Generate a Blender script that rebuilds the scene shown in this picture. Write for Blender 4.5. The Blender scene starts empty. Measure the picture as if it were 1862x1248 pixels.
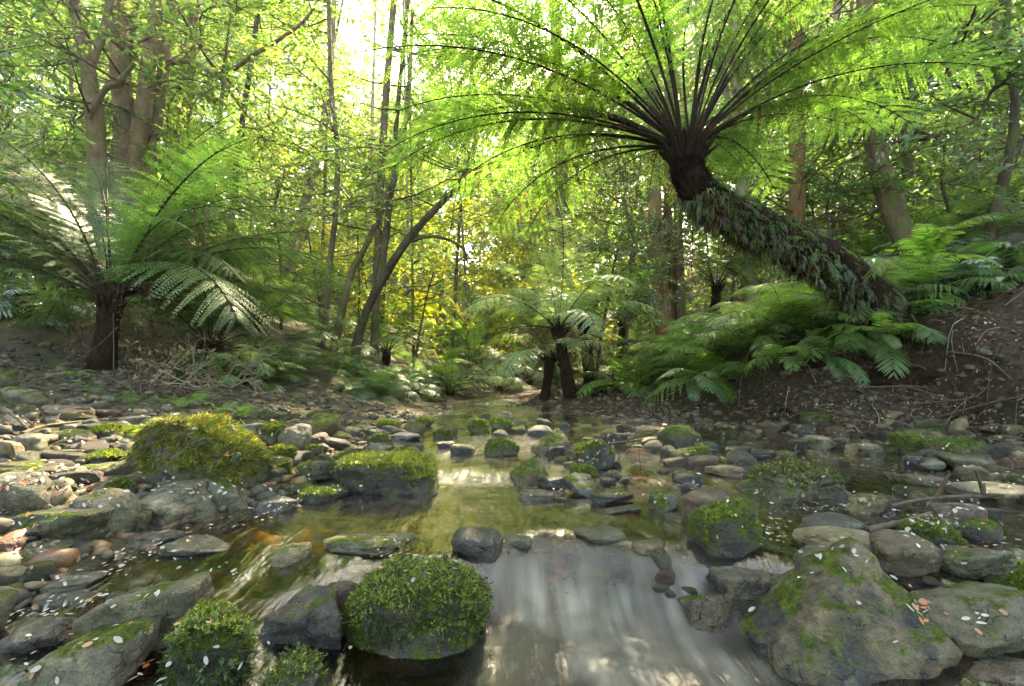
import bpy, bmesh, math, random
import numpy as np
from mathutils import Vector, Matrix, noise as mnoise

random.seed(7)
R = np.random.default_rng(11)
sc = bpy.context.scene
COL = sc.collection

# ---------------------------------------------------------------- camera, world, sun, exposure
CAM = np.array((0.0, 0.0, 0.55))
PITCH = math.radians(4.3)
FPX = 879.0                       # focal length in pixels of the 1862-wide photograph (17 mm lens)
cam = bpy.data.cameras.new('camera')
cam.lens = 17.0
cam.sensor_width = 36.0
cam.clip_start = 0.02
cam.clip_end = 500
camo = bpy.data.objects.new('camera', cam)
COL.objects.link(camo)
camo.location = CAM
camo.rotation_euler = (math.pi / 2 + PITCH, 0, 0)
sc.camera = camo

SUN_EL, SUN_AZ = math.radians(47), math.radians(12)      # azimuth measured from +Y (view direction) towards +X
world = bpy.data.worlds.new('World')
sc.world = world
world.use_nodes = True
wn = world.node_tree
sky = wn.nodes.new('ShaderNodeTexSky')
sky.sky_type = 'NISHITA'
sky.sun_disc = False
sky.sun_elevation = SUN_EL
sky.sun_rotation = SUN_AZ
sky.dust_density = 2.0
wn.links.new(sky.outputs[0], wn.nodes['Background'].inputs[0])
wn.nodes['Background'].inputs[1].default_value = 0.15
sun = bpy.data.lights.new('sun', 'SUN')
sun.energy = 5.0
sun.angle = math.radians(0.6)
sun.color = (1.0, 0.93, 0.80)
suno = bpy.data.objects.new('sun', sun)
COL.objects.link(suno)
sdir = Vector((math.sin(SUN_AZ) * math.cos(SUN_EL), math.cos(SUN_AZ) * math.cos(SUN_EL), math.sin(SUN_EL)))
suno.rotation_euler = sdir.to_track_quat('Z', 'Y').to_euler()
suno.location = sdir * 60
vs = sc.view_settings
vs.view_transform = 'Standard'
vs.look = 'None'
vs.exposure = 3.38
vs.use_white_balance = True            # the camera's white balance: set for the blue shade
vs.white_balance_temperature = 8500
vs.white_balance_tint = 8
vs.gamma = 1.0
vs.use_curve_mapping = False
sc.cycles.use_adaptive_sampling = True
sc.cycles.adaptive_threshold = 0.03
sc.cycles.debug_use_spatial_splits = True
sc.cycles.max_bounces = 5
sc.cycles.diffuse_bounces = 2
sc.cycles.glossy_bounces = 2
sc.cycles.transmission_bounces = 3
sc.cycles.transparent_max_bounces = 8
sc.cycles.caustics_reflective = False
sc.cycles.caustics_refractive = False

# ---------------------------------------------------------------- geometry helpers
def ray(px, py):
    u = (np.asarray(px, float) - 931) / FPX
    v = (624 - np.asarray(py, float)) / FPX
    c, s = math.cos(PITCH), math.sin(PITCH)
    return np.stack([u, c - v * s, s + v * c], -1)

def at(px, py, Y):
    d = ray(px, py)
    return CAM + d * (Y / d[..., 1:2] if d.ndim > 1 else Y / d[1])

def proj(P):
    P = np.asarray(P, float) - CAM
    c, s = math.cos(PITCH), math.sin(PITCH)
    f = P[..., 1] * c + P[..., 2] * s
    u = P[..., 2] * c - P[..., 1] * s
    f = np.where(f < .05, .05, f)
    return 931 + FPX * P[..., 0] / f, 624 - FPX * u / f, f

def ss(a, b, x):
    t = np.clip((np.asarray(x, float) - a) / (b - a), 0, 1)
    return t * t * (3 - 2 * t)

def _h(i, j, k, seed):
    n = (i * 374761393 + j * 668265263 + k * 2147483647 + seed * 1274126177) & 0xffffffff
    n = ((n ^ (n >> 13)) * 1274126177) & 0xffffffff
    return ((n ^ (n >> 16)) & 0xffff) / 65535.0

def vnoise(P, seed=0):
    P = np.asarray(P, float)
    I = np.floor(P).astype(np.int64)
    F = P - I
    F = F * F * (3 - 2 * F)
    out = 0
    for a in (0, 1):
        for b in (0, 1):
            for c in (0, 1):
                w = (F[..., 0] if a else 1 - F[..., 0]) * (F[..., 1] if b else 1 - F[..., 1]) * (F[..., 2] if c else 1 - F[..., 2])
                out = out + w * _h(I[..., 0] + a, I[..., 1] + b, I[..., 2] + c, seed)
    return out * 2 - 1

def fbm(P, seed=0, octs=4):
    P = np.asarray(P, float)
    o, a = 0, 1.0
    for k in range(octs):
        o = o + a * vnoise(P * 2 ** k + k * 7.3, seed + k)
        a *= .5
    return o

def fbm2(x, y, seed=0, octs=4):
    return fbm(np.stack([x, y, np.zeros_like(x) + .5], -1), seed, octs)

class MB:
    """collects faces, builds one mesh object"""
    def __init__(s):
        s.V, s.F, s.M, s.n = [], [], [], 0
    def add(s, V, F, m=0):
        V = np.asarray(V, float).reshape(-1, 3)
        F = np.asarray(F, np.int64)
        if len(F) == 0: return
        s.V.append(V); s.F.append(F + s.n); s.M.append(np.full(len(F), m)); s.n += len(V)
    def arrays(s):
        return np.concatenate(s.V), s.F, s.M
    def mesh(s, name, mats, smooth=True):
        me = bpy.data.meshes.new(name)
        V = np.concatenate(s.V)
        me.vertices.add(len(V))
        me.vertices.foreach_set('co', V.astype(np.float32).ravel())
        ls = np.concatenate([f.ravel() for f in s.F])
        tot = np.concatenate([np.full(len(f), f.shape[1]) for f in s.F])
        st = np.concatenate([[0], np.cumsum(tot)[:-1]])
        me.loops.add(len(ls))
        me.loops.foreach_set('vertex_index', ls.astype(np.int32))
        me.polygons.add(len(tot))
        me.polygons.foreach_set('loop_start', st.astype(np.int32))
        me.polygons.foreach_set('loop_total', tot.astype(np.int32))
        me.polygons.foreach_set('material_index', np.concatenate(s.M).astype(np.int32))
        me.polygons.foreach_set('use_smooth', np.full(len(tot), smooth))
        for m in mats: me.materials.append(m)
        me.update(calc_edges=True)
        return me
    def build(s, name, mats, parent=None, smooth=True, stuff=False):
        return link(name, s.mesh(name, mats if isinstance(mats, (list, tuple)) else [mats], smooth), parent, stuff)

def link(name, data, parent=None, stuff=False):
    o = bpy.data.objects.new(name, data)
    COL.objects.link(o)
    if parent is not None: o.parent = parent
    if stuff: o['kind'] = 'stuff'
    return o

def tag(o, label, cat, group=None):
    o['label'] = label; o['category'] = cat
    if group: o['group'] = group
    return o

def thing(name, label, cat, loc, group=None, rz=0):
    o = bpy.data.objects.new(name, None)
    o.empty_display_size = .05
    COL.objects.link(o)
    o.location = tuple(float(a) for a in loc); o.rotation_euler = (0, 0, rz)
    return tag(o, label, cat, group)

def tube(P, r, sides=8, rough=0, seed=0, cap=True, freq=3.0):
    """tube along points P (n,3) with radii r; returns V,F"""
    P = np.asarray(P, float); n = len(P)
    r = np.broadcast_to(np.asarray(r, float), (n,))
    T = np.gradient(P, axis=0); T /= np.linalg.norm(T, axis=1)[:, None] + 1e-9
    up = np.array((0.13, 0.07, 1.0)) if abs(T[:, 2]).mean() < .85 else np.array((1.0, .1, 0))
    A = np.cross(T, up); A /= np.linalg.norm(A, axis=1)[:, None] + 1e-9
    B = np.cross(A, T)
    th = np.linspace(0, 2 * math.pi, sides, endpoint=False)
    rr = np.repeat(r[:, None], sides, 1)
    D = A[:, None] * np.cos(th)[None, :, None] + B[:, None] * np.sin(th)[None, :, None]
    if rough:
        rr = rr * (1 + rough * fbm(D * 1.6 + P[:, None] * freq, seed, 3))
    V = P[:, None] + D * rr[..., None]
    i = np.arange(n - 1)[:, None] * sides
    j = np.arange(sides)[None]
    k = (j + 1) % sides
    F = np.stack([i + j, i + k, i + sides + k, i + sides + j], -1).reshape(-1, 4)
    V = V.reshape(-1, 3)
    return V, F

def smooth_path(P, n):
    """Catmull-Rom resample of points (with extra columns such as radius)"""
    P = np.asarray(P, float)
    if len(P) == 2:
        t = np.linspace(0, 1, n)[:, None]
        return P[0] * (1 - t) + P[1] * t
    Q = np.vstack([2 * P[0] - P[1], P, 2 * P[-1] - P[-2]])
    out = []
    ts = np.linspace(0, len(P) - 1, n)
    for t in ts:
        i = min(int(t), len(P) - 2); f = t - i
        a, b, c, d = Q[i:i + 4]
        out.append(.5 * ((2 * b) + (-a + c) * f + (2 * a - 5 * b + 4 * c - d) * f * f + (-a + 3 * b - 3 * c + d) * f ** 3))
    return np.array(out)

def bake(mb, V, Fs, mats, M, off=0):
    """adds many transformed copies of a prototype: V (n,3), Fs list of faces, mats their indices, M (k,3,4)"""
    M = np.asarray(M, float); k = len(M)
    if k == 0: return
    W = np.einsum('kij,nj->kni', M[:, :, :3], V) + M[:, None, :, 3]
    n = len(V)
    base = mb.n
    mb.V.append(W.reshape(-1, 3)); mb.n += k * n
    for F, m in zip(Fs, mats):
        F = np.asarray(F)
        FF = (F[None] + (np.arange(k) * n)[:, None, None]).reshape(-1, F.shape[1]) + base
        mb.F.append(FF); mb.M.append(np.full(len(FF), m + off))

def rotm(rx, ry, rz):
    """stack of 3x3 rotation matrices Rz Ry Rx (arrays)"""
    rx, ry, rz = np.broadcast_arrays(np.asarray(rx, float), np.asarray(ry, float), np.asarray(rz, float))
    c, s = np.cos, np.sin
    o = np.zeros_like(rx); l = o + 1
    X = np.stack([np.stack([l, o, o], -1), np.stack([o, c(rx), -s(rx)], -1), np.stack([o, s(rx), c(rx)], -1)], -2)
    Y = np.stack([np.stack([c(ry), o, s(ry)], -1), np.stack([o, l, o], -1), np.stack([-s(ry), o, c(ry)], -1)], -2)
    Z = np.stack([np.stack([c(rz), -s(rz), o], -1), np.stack([s(rz), c(rz), o], -1), np.stack([o, o, l], -1)], -2)
    return Z @ Y @ X

def align(Nrm, spin):
    """rotations taking +Z to the normals, spun about them"""
    Nrm = Nrm / (np.linalg.norm(Nrm, axis=1)[:, None] + 1e-9)
    a = np.where(abs(Nrm[:, 2:3]) < .9, np.array([[0, 0, 1.0]]), np.array([[1.0, 0, 0]]))
    X = np.cross(a, Nrm); X /= np.linalg.norm(X, axis=1)[:, None]
    Y = np.cross(Nrm, X)
    c, s = np.cos(spin)[:, None], np.sin(spin)[:, None]
    return np.stack([X * c + Y * s, -X * s + Y * c, Nrm], -1)

def mats34(Rm, scale, loc):
    scale = np.asarray(scale, float)
    if scale.ndim == 1: scale = scale[:, None, None]
    elif scale.ndim == 2: scale = scale[:, None, :]
    return np.concatenate([Rm * scale, np.asarray(loc)[:, :, None]], -1)

# ---------------------------------------------------------------- materials
class NT:
    def __init__(s, name):
        s.m = bpy.data.materials.new(name); s.m.use_nodes = True
        s.t = s.m.node_tree; s.t.nodes.clear()
        s.out = s.n('OutputMaterial')
    def n(s, typ, **kw):
        nd = s.t.nodes.new('ShaderNode' + typ)
        for k, v in kw.items():
            if k.startswith('_'): setattr(nd, k[1:], v)
        for k, v in kw.items():
            if not k.startswith('_'): nd.inputs[int(k[1:]) if k[0] == 'i' and k[1:].isdigit() else k.replace('_', ' ')].default_value = v
        return nd
    def l(s, a, b): s.t.links.new(a, b)
    def noise(s, co, scale, detail=4, rough=.6):
        nd = s.n('TexNoise', Scale=scale, Detail=detail, Roughness=rough)
        if co is not None: s.l(co, nd.inputs['Vector'])
        return nd.outputs['Fac']
    def ramp(s, fac, stops):
        nd = s.n('ValToRGB')
        while len(nd.color_ramp.elements) < len(stops): nd.color_ramp.elements.new(.5)
        for e, (p, c) in zip(nd.color_ramp.elements, stops):
            e.position = p
            e.color = (*c, 1) if isinstance(c, tuple) else (c, c, c, 1)
        s.l(fac, nd.inputs[0])
        return nd.outputs[0]
    def mix(s, fac, a, b, typ='MIX'):
        nd = s.n('MixRGB'); nd.blend_type = typ
        for v, i in ((fac, 0), (a, 1), (b, 2)):
            if isinstance(v, (int, float)): nd.inputs[i].default_value = v if i == 0 else (v, v, v, 1)
            elif isinstance(v, tuple): nd.inputs[i].default_value = (*v, 1)
            else: s.l(v, nd.inputs[i])
        return nd.outputs[0]
    def math(s, op, a, b=0.0, clamp=False):
        nd = s.n('Math'); nd.operation = op; nd.use_clamp = clamp
        for v, i in ((a, 0), (b, 1)):
            if isinstance(v, (int, float)): nd.inputs[i].default_value = v
            else: s.l(v, nd.inputs[i])
        return nd.outputs[0]
    def bump(s, h, strength, dist):
        nd = s.n('Bump', Strength=strength, Distance=dist)
        s.l(h, nd.inputs['Height'])
        return nd.outputs[0]
    def done(s, sh):
        s.l(sh, s.out.inputs[0]); return s.m
    def principled(s, col, rough=.8, spec=.4, normal=None):
        p = s.n('BsdfPrincipled')
        p.inputs['Specular IOR Level'].default_value = spec
        for v, k in ((col, 'Base Color'), (rough, 'Roughness')):
            if isinstance(v, tuple): p.inputs[k].default_value = (*v, 1)
            elif isinstance(v, (int, float)): p.inputs[k].default_value = v
            else: s.l(v, p.inputs[k])
        if normal is not None: s.l(normal, p.inputs['Normal'])
        return p.outputs[0]

def mat_leaf(name, col, trans, tfac=.5, gloss=.05, rough=.4, var=.35, hue=.03):
    t = NT(name)
    g = t.n('NewGeometry'); oi = t.n('ObjectInfo')
    r1 = t.math('FRACT', t.math('MULTIPLY', g.outputs['Random Per Island'], 7.31))
    val = t.math('ADD', 1 - var, t.math('MULTIPLY', g.outputs['Random Per Island'], 2 * var))
    val = t.math('MULTIPLY', val, t.math('ADD', .8, t.math('MULTIPLY', oi.outputs['Random'], .4)))
    hu = t.math('ADD', .5 - hue, t.math('MULTIPLY', r1, 2 * hue))
    def tint(c):
        h = t.n('HueSaturation'); h.inputs['Color'].default_value = (*c, 1)
        t.l(hu, h.inputs['Hue']); t.l(val, h.inputs['Value'])
        return h.outputs[0]
    d = t.n('BsdfDiffuse'); t.l(tint(col), d.inputs[0])
    tr = t.n('BsdfTranslucent'); t.l(tint(trans), tr.inputs[0])
    m = t.n('MixShader', i0=tfac); t.l(d.outputs[0], m.inputs[1]); t.l(tr.outputs[0], m.inputs[2])
    gl = t.n('BsdfGlossy', Roughness=rough); gl.inputs[0].default_value = (1, 1, 1, 1)
    m2 = t.n('MixShader', i0=gloss); t.l(m.outputs[0], m2.inputs[1]); t.l(gl.outputs[0], m2.inputs[2])
    return t.done(m2.outputs[0])

def mat_simple(name, c1, c2, scale=8, rough=.85, bump=.4, dist=.01, spec=.3, stretch=(1, 1, 1), island=0.0, c3=None):
    t = NT(name)
    tc = t.n('TexCoord'); mp = t.n('Mapping'); mp.inputs['Scale'].default_value = stretch
    t.l(tc.outputs['Object'], mp.inputs[0])
    n1 = t.noise(mp.outputs[0], scale, 5, .65)
    n2 = t.noise(mp.outputs[0], scale * 6, 4, .6)
    col = t.ramp(n1, [(.3, c1), (.68, c2)])
    if c3:
        n3 = t.noise(tc.outputs['Object'], scale * .6, 3)
        col = t.mix(t.ramp(n3, [(.5, 0.0), (.62, 1.0)]), col, c3)
    col = t.mix(.5, col, t.ramp(n2, [(.25, .55), (.75, 1.3)]), 'MULTIPLY')
    if island:
        g = t.n('NewGeometry')
        col = t.mix(1.0, col, t.ramp(g.outputs['Random Per Island'], [(0, 1 - island), (1, 1 + island)]), 'MULTIPLY')
    h = t.math('ADD', n1, t.math('MULTIPLY', n2, .6))
    return t.done(t.principled(col, rough, spec, t.bump(h, bump, dist)))

_rockm = {}
ROCKC = {
    'grey':  ((0.0383, 0.0337, 0.0206), (0.1076, 0.0936, 0.0569), (0.1961, 0.1716, 0.1091)),
    'olive': ((0.0329, 0.0294, 0.0142), (0.0894, 0.0780, 0.0380), (0.1642, 0.1430, 0.0751)),
    'tan':   ((0.0775, 0.0537, 0.0237), (0.1870, 0.1369, 0.0632), (0.3010, 0.2296, 0.1186)),
    'brown': ((0.0329, 0.0190, 0.0095), (0.0912, 0.0554, 0.0253), (0.1550, 0.1040, 0.0522)),
    'dark':  ((0.0109, 0.0096, 0.0071), (0.0365, 0.0312, 0.0213), (0.0775, 0.0676, 0.0474)),
    'red':   ((0.0410, 0.0182, 0.0103), (0.0958, 0.0450, 0.0253), (0.1550, 0.0823, 0.0490)),
    'blue':  ((0.0274, 0.0286, 0.0261), (0.0775, 0.0780, 0.0680), (0.1459, 0.1430, 0.1225)),
    'mix':   ((0.0164, 0.0182, 0.0166), (0.0602, 0.0467, 0.0229), (0.1322, 0.0970, 0.0474)),
}
def mat_rock(c, moss=0.0, wet=0.0):
    wet = min(1.0, wet + .3)
    key = (c, round(moss, 1), round(wet, 1))
    if key in _rockm: return _rockm[key]
    a, b, d = ROCKC[c]
    t = NT('rock_%s' % c)
    tc = t.n('TexCoord'); oi = t.n('ObjectInfo')
    off = t.n('VectorMath'); off.operation = 'ADD'
    t.l(tc.outputs['Object'], off.inputs[0]); t.l(oi.outputs['Location'], off.inputs[1])
    co = off.outputs[0]
    n1 = t.noise(co, 7, 6, .65); n2 = t.noise(co, 45, 5, .7); n3 = t.noise(co, 190, 3, .6)
    col = t.ramp(n1, [(.28, a), (.52, b), (.75, d)] if c != 'mix' else [(.40, a), (.49, b), (.60, d)])
    col = t.mix(.75, col, t.ramp(n2, [(.28, .30), (.5, .95), (.72, 1.75)]), 'MULTIPLY')
    col = t.mix(.45, col, t.ramp(n3, [(.3, .55), (.7, 1.45)]), 'MULTIPLY')
    lich = t.ramp(t.noise(co, 18, 4, .7), [(.54, 0.0), (.64, 1.0)])
    col = t.mix(t.math('MULTIPLY', lich, .4), col, (.20, .215, .13))
    alga = t.ramp(t.noise(co, 4.5, 4, .7), [(.46, 0.0), (.62, 1.0)])
    col = t.mix(t.math('MULTIPLY', alga, .45 if c != 'mix' else .12), col, (.085, .088, .030))
    vo = t.n('TexVoronoi', Scale=5.5); vo.feature = 'DISTANCE_TO_EDGE'
    wv = t.n('VectorMath'); wv.operation = 'ADD'
    nn = t.n('TexNoise', Scale=6.0, Detail=3.0); t.l(co, nn.inputs['Vector'])
    t.l(co, wv.inputs[0]); t.l(nn.outputs['Color'], wv.inputs[1]); t.l(wv.outputs[0], vo.inputs['Vector'])
    crack = t.ramp(vo.outputs['Distance'], [(.0, 0.0), (.022, 1.0)])
    crack = t.math('MAXIMUM', crack, t.ramp(n1, [(.45, 0.0), (.55, 1.0)]))
    col = t.mix(1.0, col, t.ramp(crack, [(0, .45), (1, 1.0)]), 'MULTIPLY')
    h = t.math('ADD', t.math('MULTIPLY', n2, .7), t.math('MULTIPLY', n3, .25))
    h = t.math('ADD', h, t.math('MULTIPLY', crack, .5))
    rough = .82 - .5 * wet
    nm = t.bump(h, 1.0, .022)
    if wet: col = t.mix(1.0, col, (1 - .38 * wet,) * 3, 'MULTIPLY')
    base = t.principled(col, t.math('ADD', rough - .1, t.math('MULTIPLY', n2, .2)), .35 + .2 * wet, nm)
    if moss <= 0:
        _rockm[key] = t.done(base); return _rockm[key]
    g = t.n('NewGeometry'); sx = t.n('SeparateXYZ'); t.l(g.outputs['Normal'], sx.inputs[0])
    m = t.math('ADD', t.math('MULTIPLY', sx.outputs[2], .75), t.math('MULTIPLY', t.math('SUBTRACT', t.noise(co, 9, 5, .7), .5), 2.6))
    mask = t.ramp(m, [(max(0.0, .78 - moss * .95), 0.0), (min(1.0, max(0.0, .78 - moss * .95) + .22), 1.0)])
    mc = t.ramp(t.noise(co, 30, 5, .7), [(.3, (.020, .032, .008)), (.5, (.060, .085, .014)), (.72, (.135, .155, .028))])
    mc = t.mix(.6, mc, t.ramp(t.noise(co, 240, 3, .6), [(.3, .4), (.7, 1.6)]), 'MULTIPLY')
    mh = t.math('ADD', t.noise(co, 120, 4, .7), t.noise(co, 30, 3, .6))
    msh = t.principled(mc, .95, .1, t.bump(mh, 1.0, .02))
    mx = t.n('MixShader'); t.l(mask, mx.inputs[0]); t.l(base, mx.inputs[1]); t.l(msh, mx.inputs[2])
    _rockm[key] = t.done(mx.outputs[0])
    return _rockm[key]

def mat_pebble(name, stops, rough=.7, spec=.35):
    t = NT(name)
    g = t.n('NewGeometry'); tc = t.n('TexCoord')
    col = t.ramp(g.outputs['Random Per Island'], stops)
    n = t.noise(tc.outputs['Object'], 60, 4, .7)
    col = t.mix(.8, col, t.ramp(n, [(.3, .5), (.7, 1.5)]), 'MULTIPLY')
    return t.done(t.principled(col, rough, spec, t.bump(n, .5, .006)))

M = {}
M['fern'] = mat_leaf('fern_green', (.040, .088, .018), (.105, .23, .030), .45, .03, .45, .3, .025)
M['fern_lime'] = mat_leaf('fern_lime_green', (.075, .15, .025), (.24, .45, .05), .55, .03, .45, .3, .025)
M['fern_big'] = mat_leaf('fern_backlit_green', (.052, .115, .021), (.175, .345, .042), .5, .03, .45, .4, .03)
M['fern_dark'] = mat_leaf('fern_dark_green', (.035, .085, .026), (.10, .21, .05), .4, .06, .35, .3, .02)
M['fern_silver'] = mat_leaf('fern_silvery_green', (.22, .32, .12), (.30, .44, .10), .45, .05, .4, .25, .02)
M['fern_glossy'] = mat_leaf('fern_glossy_green', (.03, .08, .028), (.09, .20, .05), .35, .22, .22, .3, .02)
M['fern_brown'] = mat_leaf('withered_frond_brown', (.10, .060, .030), (.13, .075, .032), .35, .02, .6, .45, .02)
M['rachis'] = mat_simple('frond_stalk', (.009, .006, .004), (.030, .019, .010), 20, .85, .3, .004, .15)
M['rachis_green'] = mat_simple('green_frond_stalk', (.05, .06, .015), (.11, .13, .035), 20, .6, .3, .004)
M['leaf_a'] = mat_leaf('leaf_olive_green', (.070, .120, .028), (.20, .34, .055), .55, .05, .35, .4, .03)
M['leaf_b'] = mat_leaf('leaf_mid_green', (.055, .11, .028), (.17, .31, .05), .5, .06, .35, .4, .03)
M['leaf_c'] = mat_leaf('leaf_yellow_green', (.090, .135, .028), (.25, .38, .055), .6, .04, .4, .4, .03)
M['leaf_e'] = mat_leaf('leaf_golden', (.14, .15, .014), (.45, .47, .025), .6, .04, .4, .4, .03)  # golden sunlight put into the leaf colour, to yellow the stream's reflection
M['leaf_d'] = mat_leaf('leaf_grey_green', (.085, .12, .050), (.19, .27, .07), .45, .08, .35, .35, .02)
M['leaf_fall_white'] = mat_leaf('fallen_leaf_pale', (.29, .275, .205), (.2, .2, .14), .15, .05, .45, .6, .025)
M['leaf_fall_tan'] = mat_leaf('fallen_leaf_tan', (.25, .155, .06), (.3, .15, .05), .2, .04, .5, .45, .03)
M['leaf_fall_orange'] = mat_leaf('fallen_leaf_orange', (.42, .16, .03), (.4, .14, .02), .25, .05, .4, .3, .03)
M['litter'] = mat_leaf('leaf_litter_brown', (.085, .050, .024), (.10, .05, .02), .15, .03, .6, .6, .03)
M['twig'] = mat_simple('twig_bark', (.035, .024, .014), (.11, .082, .05), 25, .85, .4, .004)
M['twig_pale'] = mat_simple('dry_pale_twig', (.16, .12, .08), (.33, .27, .19), 25, .85, .4, .003)
M['bark_grey'] = mat_simple('bark_grey_mossy', (.050, .036, .020), (.165, .120, .070), 5, .9, .8, .03, .2, (1, 1, .35), 0, (.07, .085, .025))
M['bark_dark'] = mat_simple('bark_dark_mossy', (.022, .017, .010), (.080, .062, .038), 6, .9, .9, .03, .2, (1, 1, .3), 0, (.055, .07, .018))
M['bark_pale'] = mat_simple('bark_pale', (.15, .115, .075), (.38, .31, .22), 3, .85, .6, .02, .25, (1, 1, .3), 0, (.16, .14, .09))
M['bark_brown'] = mat_simple('bark_brown', (.060, .040, .022), (.22, .150, .085), 4, .88, .9, .03, .2, (1, 1, .3), 0, (.09, .09, .035))
M['bark_orange'] = mat_simple('bark_orange_brown', (.075, .036, .014), (.26, .145, .06), 4, .85, .7, .02, .25, (1, 1, .3), 0, (.10, .10, .04))
M['fern_trunk'] = mat_simple('tree_fern_fibre', (.008, .005, .003), (.034, .019, .010), 30, .95, 1.0, .03, .1, (1, 1, .25))
M['fern_trunk_red'] = mat_simple('tree_fern_fibre_reddish', (.035, .016, .008), (.12, .058, .028), 30, .95, 1.0, .03, .1, (1, 1, .25))
M['moss_bright'] = mat_leaf('moss_bright', (.19, .25, .016), (.38, .48, .03), .45, .05, .35, .5, .03)
M['moss_dark'] = mat_leaf('moss_dark', (.030, .058, .012), (.08, .14, .02), .4, .05, .4, .5, .03)
M['moss_gold'] = mat_leaf('moss_golden', (.17, .145, .016), (.24, .20, .02), .3, .03, .5, .5, .05)
M['moss_mid'] = mat_leaf('moss_mid', (.085, .11, .014), (.16, .21, .02), .35, .03, .5, .5, .04)
M['pebble'] = mat_pebble('gravel_stone', [(0, (0.0263, 0.0225, 0.0165)), (.3, (0.0675, 0.0585, 0.0375)), (.55, (0.0975, 0.0825, 0.0510)), (.75, (0.0525, 0.0480, 0.0345)), (.9, (0.1275, 0.0938, 0.0488)), (1, (0.0900, 0.0488, 0.0285))])
M['bedstone'] = mat_pebble('stream_bed_stone', [(0, (0.0750, 0.0375, 0.0150)), (.25, (0.1500, 0.0825, 0.0338)), (.45, (0.0975, 0.0825, 0.0375)), (.6, (0.1950, 0.0900, 0.0375)), (.75, (0.0750, 0.0675, 0.0450)), (.9, (0.1875, 0.1500, 0.0750)), (1, (0.1200, 0.0450, 0.0300))], .5, .4)
# ---------------------------------------------------------------- terrain
SECT = [
 (-6.0, [(-60, 22), (-10, 2.2), (-3, .45), (-1.3, .0), (-.8, -.25), (0, -.45), (1, -.42), (2, -.3), (4.5, -.05), (6, .4), (7.5, 2.0), (14, 4), (60, 22)]),
 (0.0, [(-60, 22), (-8, 1.3), (-3, .32), (-1.8, .02), (-1.4, -.18), (-.45, -.28), (-.2, -.42), (.3, -.50), (.75, -.44), (1.1, -.28), (1.8, -.2), (3.8, -.1), (5.3, .2), (6.6, 1.7), (12, 3.5), (60, 22)]),
 (1.2, [(-60, 22), (-8, 1.3), (-3, .32), (-1.78, .03), (-1.42, -.15), (-.9, -.18), (-.45, -.22), (-.2, -.38), (.2, -.46), (.65, -.42), (.95, -.26), (1.5, -.19), (3.3, -.09), (4.9, .1), (6.0, 1.6), (12, 3.5), (60, 22)]),
 (1.65, [(-60, 22), (-8, 1.3), (-3, .32), (-1.5, .04), (-1.22, -.09), (-.9, -.11), (-.4, -.12), (.2, -.15), (.8, -.14), (1.5, -.12), (3.2, -.06), (4.8, .08), (5.8, 1.5), (12, 3.5), (60, 22)]),
 (2.3, [(-60, 22), (-8, 1.35), (-3, .33), (-1.2, .05), (-1.0, -.06), (0, -.10), (.8, -.08), (1.8, -.06), (3, -.03), (4.4, .06), (4.8, .2), (5.0, .9), (5.5, 1.5), (12, 3.6), (60, 22)]),
 (3.2, [(-60, 22), (-8, 1.4), (-4, .47), (-1.25, .11), (-.9, -.03), (0, -.08), (1.5, -.05), (2.9, -.03), (3.7, .04), (4.30, .16), (4.42, .95), (5.0, 1.4), (12, 3.8), (60, 22)]),
 (4.2, [(-60, 22), (-8, 1.5), (-4.5, .58), (-1.6, .18), (-1.0, .02), (-.6, -.04), (.3, -.03), (1.5, -.02), (2.5, .01), (3.4, .07), (3.85, .20), (3.97, .95), (4.6, 1.35), (12, 4), (60, 23)]),
 (5.5, [(-60, 22), (-8, 1.7), (-5, .78), (-3.2, .47), (-2, .25), (-1.0, .06), (-.5, .0), (.1, .0), (.8, .03), (2.4, .12), (2.70, .25), (2.82, .90), (3.4, 1.3), (5, 1.7), (12, 4.4), (60, 23)]),
 (7.0, [(-60, 23), (-10, 2.6), (-4, 1.0), (-2.6, .65), (-1.9, .3), (-1.2, .13), (-.7, .05), (-.1, .06), (.6, .10), (1.5, .2), (2.0, .35), (2.8, 1.0), (5, 1.9), (12, 4.8), (60, 24)]),
 (9.0, [(-60, 24), (-12, 4), (-4, 1.3), (-2.4, .6), (-1.4, .22), (-.7, .13), (0, .15), (.8, .28), (1.7, .5), (3, 1.2), (6, 2.4), (14, 6), (60, 25)]),
 (14.0, [(-60, 26), (-14, 6), (-5, 2), (-2, .6), (-.5, .3), (1, .5), (3, 1.4), (8, 3.6), (16, 8), (60, 27)]),
 (25.0, [(-60, 28), (-25, 12), (-6, 3), (-1, .8), (2, 1.2), (8, 4.5), (25, 13), (60, 29)]),
 (50.0, [(-60, 30), (-10, 6), (-1, 2.5), (4, 3), (12, 8), (60, 30)]),
 (110.0, [(-60, 36), (-10, 12), (0, 8), (12, 14), (60, 36)]),
]
def G0(x, y):
    x, y = np.broadcast_arrays(np.asarray(x, float), np.asarray(y, float))
    Z = np.stack([np.interp(x, [a for a, _ in s], [b for _, b in s]) for _, s in SECT])
    ys = np.array([s[0] for s in SECT])
    i = np.clip(np.searchsorted(ys, y) - 1, 0, len(ys) - 2)
    t = np.clip((y - ys[i]) / (ys[i + 1] - ys[i]), 0, 1)
    za = np.take_along_axis(Z, i[None], 0)[0]; zb = np.take_along_axis(Z, (i + 1)[None], 0)[0]
    return za * (1 - t) + zb * t

def G(x, y):
    x, y = np.broadcast_arrays(np.asarray(x, float), np.asarray(y, float))
    z = (G0(x, y) * 2 + G0(x + .09, y) + G0(x - .09, y) + G0(x, y + .09) + G0(x, y - .09)) / 6
    amp = .018 + .05 * ss(.3, 1.0, z) + .3 * ss(8, 30, y) * ss(.6, 2.5, z)
    return z + amp * fbm2(x * 2.2, y * 2.2, 3, 4)

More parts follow.
